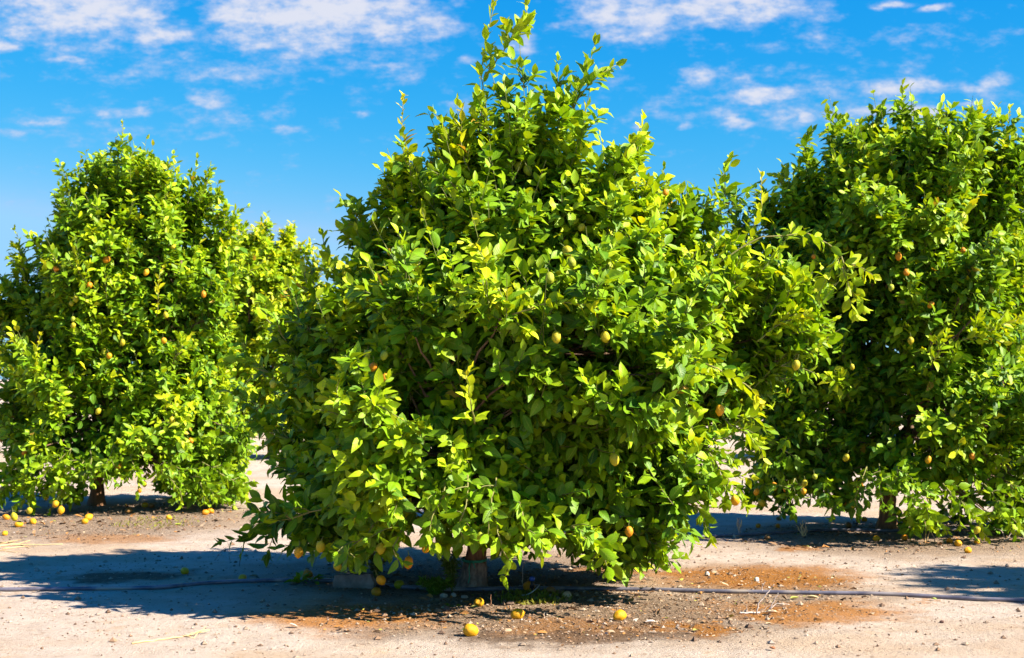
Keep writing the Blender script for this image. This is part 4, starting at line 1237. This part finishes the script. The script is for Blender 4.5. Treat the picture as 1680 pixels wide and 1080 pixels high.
px_stick('dry_weed', 'few hair-thin dry weed stems on the sand left of the middle tree', 'dry weed',
         [([(393, 930, -1), (394, 912, -1), (396, 896, -1)], 0.003, 0.0015, BROWN), ([(377, 925, -1), (376, 905, -1), (374, 890, -1)], 0.002, 0.001, BROWN), ([(352, 920, -1), (360, 908, -1), (371, 898, -1)], 0.002, 0.001, BROWN), ([(395, 912, -1), (399, 904, -1)], 0.002, 0.001, BROWN)])
px_stick('fallen_branch', 'slender bare branch sagging to the ground under the right skirt of the middle tree', 'branch',
         [([(1060, 950, -1), (1040, 932, -1), (1015, 915, -1)], 0.005, 0.007, GREYTW), ([(1085, 938, -1), (1062, 930, -1), (1035, 922, -1)], 0.003, 0.005, GREYTW), ([(1098, 922, -1), (1075, 931, -1)], 0.002, 0.004, GREYTW)])
# bare hanging twigs in the skirt of the middle tree stay with the tree's look but touch nothing else
px_stick('dry_twig', 'short brown twig stub standing in the litter right of the middle trunk', 'twig', [([(805, 994, -1), (805, 985, -1), (805, 976, -1)], 0.003, 0.002, (0.30, 0.14, 0.07))])

# ------------------------------------------------------------------ weeds
def feathery_weed(px, py, h, spread, n, label, lean=0.0, colr=(0.10, 0.20, 0.012)):
    g0 = gp(px, py); r = np.random.default_rng(int(px))
    st = MB()
    Ps, Ds, Ns, Ls = [], [], [], []
    for i in range(n):
        a = r.uniform(0, 6.28); e = np.array([math.cos(a) * spread * r.uniform(0.3, 1) + lean, math.sin(a) * spread * r.uniform(0.3, 1), h * r.uniform(0.5, 1)])
        t = np.linspace(0, 1, 9)[:, None]
        p = e * t + np.array([0, 0, h * 0.3]) * np.sin(t * np.pi) * 0.6
        st.tube(p, np.linspace(0.003, 0.001, 9), 4, 1, (0.16, 0.2, 0.04, 1))
        for s_ in np.linspace(0.15, 1, 22):
            q = np.array([np.interp(s_, t[:, 0], p[:, i_]) for i_ in range(3)])
            for sd in range(2):
                Ps.append(q); d = r.normal(0, 1, 3); d = nrm(d + nrm(e) * 0.7); Ds.append(d); Ns.append(r.normal(0, 1, 3) + UP); Ls.append(r.uniform(0.018, 0.045))
    Ps = np.array(Ps); Ds = np.array(Ds); Ns = np.array(Ns); Ls = np.array(Ls)
    c = np.ones((len(Ps), 4)); c[:, :3] = np.array(colr) * r.uniform(0.7, 1.3, (len(Ps), 1))
    fm = MB(); add_leaves(fm, Ps, Ds, Ns, Ls, Ls * 0.11, c, r, 'lo', 0)
    root = empty('feathery_weed', tuple(g0)); tag(root, label, 'weed', 'weeds under the middle tree')
    st.obj('stem', [M_WEED, M_TWIG], root); fm.obj('foliage', [M_WEED], root)
    return root


feathery_weed(712, 975, 0.11, 0.14, 26, 'low fluffy bright green weed in shade just left of the middle trunk')
feathery_weed(742, 972, 0.32, 0.10, 16, 'tall thin feathery weed standing against the left of the middle trunk', colr=(0.08, 0.14, 0.015))
feathery_weed(615, 950, 0.22, 0.10, 10, 'wispy yellowish weed behind the right end of the concrete block', colr=(0.20, 0.20, 0.03))


def broad_weed(px, py, n, size, label, name='leafy_weed'):
    g0 = gp(px, py); r = np.random.default_rng(int(px) + 3)
    ang = r.uniform(0, 6.28, n); el = r.uniform(0.1, 0.9, n)
    D = np.stack([np.cos(ang) * np.cos(el), np.sin(ang) * np.cos(el), np.sin(el)], 1)
    P = D * r.uniform(0.0, 0.05, n)[:, None] + np.array([0, 0, 0.01])
    L = size * r.uniform(0.6, 1.2, n); c = np.ones((n, 4)); c[:, :3] = np.array([0.14, 0.24, 0.01]) * r.uniform(0.8, 1.3, (n, 1))
    m = MB(); add_leaves(m, P, D, np.tile(UP, (n, 1)) + r.normal(0, 0.3, (n, 3)), L, L * 0.25, c, r, 'mid', 0)
    return tag(m.obj(name, [M_WEED], None, tuple(g0)), label, 'weed', 'weeds under the middle tree')


broad_weed(490, 962, 16, 0.085, 'small leafy green weed growing over the hose left of the concrete block')
broad_weed(512, 960, 7, 0.07, 'tiny green weed just right of the leafy weed on the hose')
broad_weed(745, 996, 8, 0.04, 'tiny weed sprouting in the litter in front of the middle trunk')

# ------------------------------------------------------------------ stones, clods, curled leaves
def stone(name, px, py, wpx, flat, c, label, cat, group, seed):
    g0 = gp(px, py); r = np.random.default_rng(seed)
    w = wpx * g0[1] / F / 2
    nu, nv = 14, 9
    th = np.linspace(0.02, np.pi - 0.02, nv); a = np.linspace(0, 2 * np.pi, nu, endpoint=False)
    V = np.stack([np.sin(th)[:, None] * np.cos(a), np.sin(th)[:, None] * np.sin(a) * 0.8, np.repeat(np.cos(th)[:, None], nu, 1)], -1).reshape(-1, 3)
    V *= (0.72 + 0.56 * vnoise(V * 1.7 + seed * 3, seed))[:, None]
    V *= np.array([w, w, w * flat]); V[:, 2] += w * flat * 0.55
    q = [[i * nu + j, (i + 1) * nu + j, (i + 1) * nu + (j + 1) % nu, i * nu + (j + 1) % nu] for i in range(nv - 1) for j in range(nu)]
    m = MB(); m.add(V, q, None, 0, tuple(c) + (1,))
    o = m.obj(name, M_STONE, None, tuple(g0), smooth=False)
    o.rotation_euler = (0, 0, r.uniform(0, 6.28))
    return tag(o, label, cat, group)


STN = 'stones and clods in the litter'
stone('stone', 728, 978, 13, 0.7, (0.42, 0.34, 0.27), 'pale stone at the foot of the middle trunk, left one of three', 'stone', STN, 1)
stone('stone', 744, 977, 11, 0.7, (0.50, 0.40, 0.32), 'pale stone at the foot of the middle trunk, middle one of three', 'stone', STN, 2)
stone('stone', 762, 979, 12, 0.6, (0.45, 0.35, 0.28), 'pale stone at the foot of the middle trunk, right one of three', 'stone', STN, 3)
stone('dirt_clod', 733, 1003, 14, 0.7, (0.14, 0.075, 0.05), 'dark brown clod on the litter left of the sunlit front lemons', 'clod', STN, 4)
stone('dirt_clod', 884, 1003, 14, 0.7, (0.17, 0.085, 0.05), 'reddish brown clod right of the knobbly front lemon', 'clod', STN, 5)
stone('dirt_clod', 681, 1000, 8, 0.9, (0.30, 0.12, 0.07), 'small brick red clod on the litter below the concrete block', 'clod', STN, 6)
stone('stone', 838, 990, 15, 0.6, (0.12, 0.075, 0.05), 'dark lump at the shadow tip in front of the sprinkler', 'stone', STN, 7)
stone('stone', 1160, 944, 9, 1.0, (0.70, 0.66, 0.60), 'small white chip on rusty litter behind the hose, left of two', 'stone', STN, 8)
stone('stone', 1241, 953, 9, 1.0, (0.72, 0.70, 0.66), 'small white chip on rusty litter behind the hose, right of two', 'stone', STN, 9)
stone('stone', 1545, 1021, 8, 0.7, (0.14, 0.07, 0.05), 'small dark brown pebble on open sand at lower right', 'stone', STN, 10)


def curled_leaf(px, py, wpx, c, label, seed):
    g0 = gp(px, py); r = np.random.default_rng(seed)
    L = wpx * g0[1] / F
    a = r.uniform(0, 6.28)
    m = MB(); col = np.array([tuple(c) + (1,)])
    U, S, Wd, q, tr = TPL['hi']
    s = S * Wd
    V = np.stack([(U - 0.5) * L, s * L * 0.22, np.abs(s) * L * 0.2 + 0.35 * L * (U - 0.5) ** 2 + 0.008], 1)
    R = np.array([[math.cos(a), -math.sin(a), 0], [math.sin(a), math.cos(a), 0], [0, 0, 1]])
    m.add(V @ R.T, q, tr, 0, col[0])
    o = m.obj('fallen_leaf', M_DRY, None, tuple(g0))
    sm = o.modifiers.new('thickness', 'SOLIDIFY'); sm.thickness = 0.0012
    return tag(o, label, 'leaf', 'single dry leaves on the ground')


curled_leaf(1266, 1008, 26, (0.66, 0.50, 0.32), 'pale curled dry leaf under the dead branch before the hose', 1)
curled_leaf(1117, 953, 18, (0.42, 0.40, 0.06), 'yellow-green fallen leaf behind the hose right of the middle tree', 2)
curled_leaf(1303, 983, 20, (0.40, 0.40, 0.08), 'yellow-green fallen leaf lying along the front of the hose', 3)
curled_leaf(1332, 984, 22, (0.52, 0.40, 0.20), 'tan fallen leaf lying along the front of the hose', 4)
curled_leaf(595, 1004, 12, (0.62, 0.50, 0.06), 'small yellow leaf on the rusty litter patch at left front', 5)
curled_leaf(1068, 1023, 22, (0.72, 0.62, 0.52), 'whitish flat leaf on the litter right of the lone front lemon', 6)
curled_leaf(292, 862, 14, (0.34, 0.38, 0.04), 'green fallen leaf on litter before the left tree', 7)
curled_leaf(1267, 1066, 18, (0.30, 0.12, 0.05), 'dark rust curled leaf on open sand at lower right', 8)
curled_leaf(1532, 984, 12, (0.40, 0.46, 0.10), 'bright green leaf on sand touching the hose at far right', 9)

# ------------------------------------------------------------------ uncountable litter and grit
def scatter(n, regs, rng_):
    pts = []
    w = np.array([(r[2] - r[0]) * (r[3] - r[1]) * r[4] for r in regs]); w = w / w.sum()
    for r, k_ in zip(regs, rng_.multinomial(n, w)):
        cx, cy, rx, ry = ell(*r[:4])
        a = rng_.uniform(0, 6.28, k_); q = np.sqrt(rng_.uniform(0, 1, k_)) * rng_.normal(1, 0.12, k_)
        pts.append(np.stack([cx + rx * q * np.cos(a), cy + ry * q * np.sin(a)], 1))
    p = np.vstack(pts)
    return p


sr = np.random.default_rng(9)
TREE_REG = [(640, 965, 1300, 1050, 1.0), (440, 925, 1080, 985, 1.0), (1080, 930, 1420, 1010, 0.8), (-40, 828, 420, 885, 1.4), (1180, 860, 1720, 905, 1.2), (480, 995, 720, 1040, 0.6)]
p = scatter(9000, TREE_REG, sr); n = len(p)
P3 = np.column_stack([p, ground_z(p[:, 0], p[:, 1]) + 0.004])
a = sr.uniform(0, 6.28, n); D = np.stack([np.cos(a), np.sin(a), sr.normal(0.12, 0.18, n)], 1); Nn = np.tile(UP, (n, 1)) + sr.normal(0, 0.45, (n, 3))
L = np.where(sr.random(n) < 0.05, sr.uniform(0.04, 0.07, n), sr.uniform(0.008, 0.028, n)); L = np.where(p[:, 1] > 12, L * 1.4, L)
pal = np.array([[0.22, 0.12, 0.055], [0.36, 0.25, 0.15], [0.46, 0.38, 0.31], [0.11, 0.06, 0.03], [0.36, 0.15, 0.03], [0.30, 0.27, 0.05]])
ci = sr.choice(6, n, p=[0.34, 0.20, 0.02, 0.26, 0.15, 0.03]); colr = np.ones((n, 4)); colr[:, :3] = pal[ci] * sr.uniform(0.75, 1.25, (n, 1))
m = MB(); add_leaves(m, P3, D, Nn, L, L * sr.uniform(0.15, 0.3, n), colr, sr, 'lo', 0)
tag(m.obj('leaf_litter', [M_DRY]), 'dry brown leaf litter strewn under the three near lemon trees', 'leaf litter', None, 'stuff')

ALL = [(-100, 880, 1780, 1100, 1.0), (640, 965, 1300, 1050, 1.6), (-40, 828, 420, 885, 1.0), (1180, 860, 1720, 905, 1.0)]
p = scatter(6000, ALL, sr); n = len(p)
sz = np.minimum(sr.lognormal(-5.1, 0.6, n), 0.026)
octV = np.array([[1, 0, 0], [0, 1, 0], [-1, 0, 0], [0, -1, 0], [0, 0, 1], [0, 0, -0.6]], float)
octT = np.array([[0, 1, 4], [1, 2, 4], [2, 3, 4], [3, 0, 4], [1, 0, 5], [2, 1, 5], [3, 2, 5], [0, 3, 5]])
jit = sr.uniform(0.6, 1.3, (n, 6, 1)); ang = sr.uniform(0, 6.28, n)
V = octV[None] * jit * sz[:, None, None]
V[:, :, 2] *= 0.7
ca, sa = np.cos(ang)[:, None], np.sin(ang)[:, None]
V = np.stack([V[:, :, 0] * ca - V[:, :, 1] * sa, V[:, :, 0] * sa + V[:, :, 1] * ca, V[:, :, 2]], -1)
V += np.column_stack([p, ground_z(p[:, 0], p[:, 1]) + sz * 0.2])[:, None, :]
pal = np.array([[0.31, 0.22, 0.15], [0.38, 0.29, 0.22], [0.13, 0.075, 0.045], [0.22, 0.13, 0.075]])
c4 = np.ones((n, 4)); c4[:, :3] = pal[sr.choice(4, n, p=[0.42, 0.10, 0.20, 0.28])] * sr.uniform(0.8, 1.2, (n, 1))
m = MB(); m.add(V.reshape(-1, 3), None, (octT[None] + (np.arange(n) * 6)[:, None, None]).reshape(-1, 3), 0, np.repeat(c4, 6, axis=0))
tag(m.obj('gravel', [M_STONE], smooth=False), 'fine grit and small clods scattered over the sandy soil', 'gravel', None, 'stuff')

# sparse low grass at the wet spot
p = scatter(900, [(815, 968, 935, 990, 1.0), (190, 850, 320, 868, 0.4)], sr); n = len(p)
P3 = np.column_stack([p, ground_z(p[:, 0], p[:, 1])])
D = np.stack([sr.normal(0, 0.6, n), sr.normal(0, 0.6, n), sr.uniform(0.3, 1, n)], 1); L = sr.uniform(0.015, 0.045, n)
c4 = np.ones((n, 4)); c4[:, :3] = np.array([0.22, 0.22, 0.02]) * sr.uniform(0.6, 1.3, (n, 1))
m = MB(); add_leaves(m, P3, D, sr.normal(0, 1, (n, 3)), L, L * 0.12, c4, sr, 'lo', 0)
tag(m.obj('grass', [M_WEED]), 'thin low yellow-green grass at the wet spots under the trees', 'grass', None, 'stuff')

# ------------------------------------------------------------------ sky, sun, camera
w = bpy.data.worlds.new('World'); scene.world = w; w.use_nodes = True
k = NT(w.node_tree); k.n.clear()
out = k.new('ShaderNodeOutputWorld'); bg = k.new('ShaderNodeBackground'); k.l.new(bg.outputs[0], out.inputs[0])
sky = k.new('ShaderNodeTexSky', sky_type='NISHITA'); sky.sun_disc = False
sky.sun_elevation = math.radians(SUN_EL); sky.sun_rotation = math.radians(90 + SUN_FRONT)
sky.air_density = 1.0; sky.dust_density = 0.1; sky.ozone_density = 3.0
tc = k.new('ShaderNodeTexCoord'); dirv = tc.outputs['Generated']
sx = k.new('ShaderNodeSeparateXYZ'); k.l.new(dirv, sx.inputs[0])
# deep, clear, dry-air blue: each channel of the sky model gets its own contrast
base = k.mix(1.0, sky.outputs[0], (0.14, 0.14, 0.14, 1), 'MULTIPLY')
sc3 = k.new('ShaderNodeSeparateColor'); k.l.new(base, sc3.inputs[0])
cc3 = k.new('ShaderNodeCombineColor')
for ch, (ex, gain, top) in enumerate(((4.2, 5.2, 0.52), (0.95, 0.83, 0.80), (0.35, 1.02, 1.0))):
    v = k.math('POWER', k.math('MINIMUM', sc3.outputs[ch], top), ex)
    k.l.new(k.math('MULTIPLY', v, gain * 3.35), cc3.inputs[ch])
skyc = cc3.outputs[0]
# cloud layer
dy = k.math('MAXIMUM', sx.outputs[1], 0.02)
ca_ = k.math('DIVIDE', sx.outputs[0], dy); cb_ = k.math('DIVIDE', sx.outputs[2], dy)
cmb = k.new('ShaderNodeCombineXYZ'); k.l.new(ca_, cmb.inputs[0]); k.l.new(cb_, cmb.inputs[1]); AB = cmb.outputs[0]
stretch = k.vmath('MULTIPLY', AB, (1.0, 2.0, 1.0))
wn = k.new('ShaderNodeTexNoise'); k.l.new(stretch, wn.inputs['Vector']); wn.inputs['Scale'].default_value = 16; wn.inputs['Detail'].default_value = 4
wn2 = k.new('ShaderNodeTexNoise'); k.l.new(stretch, wn2.inputs['Vector']); wn2.inputs['Scale'].default_value = 55; wn2.inputs['Detail'].default_value = 5
ABw = k.vmath('ADD', AB, k.vmath('MULTIPLY', k.vmath('SUBTRACT', wn.outputs['Color'], (0.5, 0.5, 0.5)), (0.034, 0.011, 0)))
ABw = k.vmath('ADD', ABw, k.vmath('MULTIPLY', k.vmath('SUBTRACT', wn2.outputs['Color'], (0.5, 0.5, 0.5)), (0.014, 0.007, 0)))
CL = [  # picture rectangles of the cloud groups and their strength
    (0, 60, 760, 150, 0.2), (980, 95, 1700, 235, 0.22), (1100, 40, 1680, 90, 0.08), (0, 160, 520, 240, 0.1),
    (-60, -60, 300, 85, 1.0), (300, -60, 740, 100, 1.05), (330, 20, 560, 90, 0.8), (640, 20, 760, 70, 0.8), (120, 30, 330, 75, 0.7), (-60, 60, 40, 90, 0.9), (610, 100, 700, 145, 0.65), (920, -30, 1130, 75, 0.85), (1060, -20, 1360, 50, 0.95), (1160, 140, 1335, 175, 0.85), (1110, 105, 1180, 150, 0.6),
    (1350, 132, 1640, 160, 0.8), (1360, 168, 1600, 200, 0.75), (1500, 5, 1570, 22, 0.8), (1410, -5, 1500, 12, 0.7), (305, 150, 395, 182, 0.8), (140, 172, 275, 198, 0.7), (40, 188, 125, 212, 0.6), (-30, 208, 40, 230, 0.5),
    (390, 365, 480, 385, 0.5), (300, 215, 380, 232, 0.4), (440, 205, 510, 222, 0.35), (1390, 195, 1500, 220, 0.5), (1030, 200, 1065, 220, 0.6), (1100, 200, 1145, 215, 0.5), (1180, 185, 1240, 215, 0.6),
    (830, 30, 890, 95, 0.7), (980, 40, 1100, 75, 0.6), (1300, 185, 1340, 205, 0.6), (730, 165, 800, 190, 0.55), (1280, 215, 1310, 228, 0.45), (760, 90, 800, 110, 0.4), (510, 125, 545, 140, 0.45), (75, 90, 155, 105, 0.45), (600, 100, 680, 120, 0.5), (575, 180, 605, 195, 0.35), (1600, 120, 1680, 145, 0.6), (1560, 165, 1610, 180, 0.6)]
acc = None
for x0, y0, x1, y1, s in CL:
    cx, cy = ((x0 + x1) / 2 - CX) / F, (HZ - (y0 + y1) / 2) / F
    rx, ry = (x1 - x0) / 2 / F, (y1 - y0) / 2 / F
    v = k.vmath('DIVIDE', k.vmath('SUBTRACT', ABw, (cx, cy, 0)), (rx, ry, 1.0))
    f = k.smooth(k.vmath('LENGTH', v), 1.5, 0.25, 0.0, min(1.05, s * 0.8 + 0.27))
    acc = f if acc is None else k.math('MAXIMUM', acc, f)
n1 = k.noise(stretch, 34.0, 8.0, 0.62); n2 = k.noise(stretch, 110.0, 5.0, 0.6)
nn = k.math('ADD', k.math('MULTIPLY', n1, 0.75), k.math('MULTIPLY', n2, 0.25))
front = k.smooth(sx.outputs[1], 0.05, 0.2)
dens = k.math('ADD', k.math('MULTIPLY', acc, 0.68), k.math('MULTIPLY', k.math('SUBTRACT', nn, 0.5), 2.1))
cl = k.math('MULTIPLY', k.smooth(dens, 0.08, 0.82, 0.0, 0.92), front)
ccol = k.mix(k.smooth(dens, 0.25, 0.85), (0.50, 0.62, 0.92, 1), (0.84, 0.85, 0.95, 1))
skyc = k.mix(cl, skyc, k.mix(1.0, ccol, (3.2, 3.2, 3.2, 1), 'MULTIPLY'))
k.l.new(skyc, bg.inputs[0]); bg.inputs[1].default_value = 0.10

sun = bpy.data.lights.new('sun', 'SUN'); sun.energy = 5.0; sun.angle = math.radians(0.53); sun.color = (1.0, 0.93, 0.80)
so = bpy.data.objects.new('sun', sun); COL.objects.link(so)
e, f = math.radians(SUN_EL), math.radians(SUN_FRONT)
to_sun = Vector((math.cos(e) * math.cos(f), -math.cos(e) * math.sin(f), math.sin(e)))
so.rotation_euler = to_sun.to_track_quat('Z', 'Y').to_euler(); so.location = to_sun * 30

cam = bpy.data.cameras.new('camera'); cam.sensor_width = 36; cam.lens = 36 * F / 1680
cam.shift_y = (HZ - 540) / 1680
cam.clip_end = 3000; cam.clip_start = 0.1
cam.dof.use_dof = True; cam.dof.focus_distance = 8.8; cam.dof.aperture_fstop = 5.0
co = bpy.data.objects.new('camera', cam); COL.objects.link(co)
co.location = (0, 0, CAM_H); co.rotation_euler = (math.radians(90), 0, 0)
scene.camera = co
scene.view_settings.view_transform = 'Standard'; scene.view_settings.look = 'None'
scene.view_settings.exposure = 1.58; scene.view_settings.gamma = 1
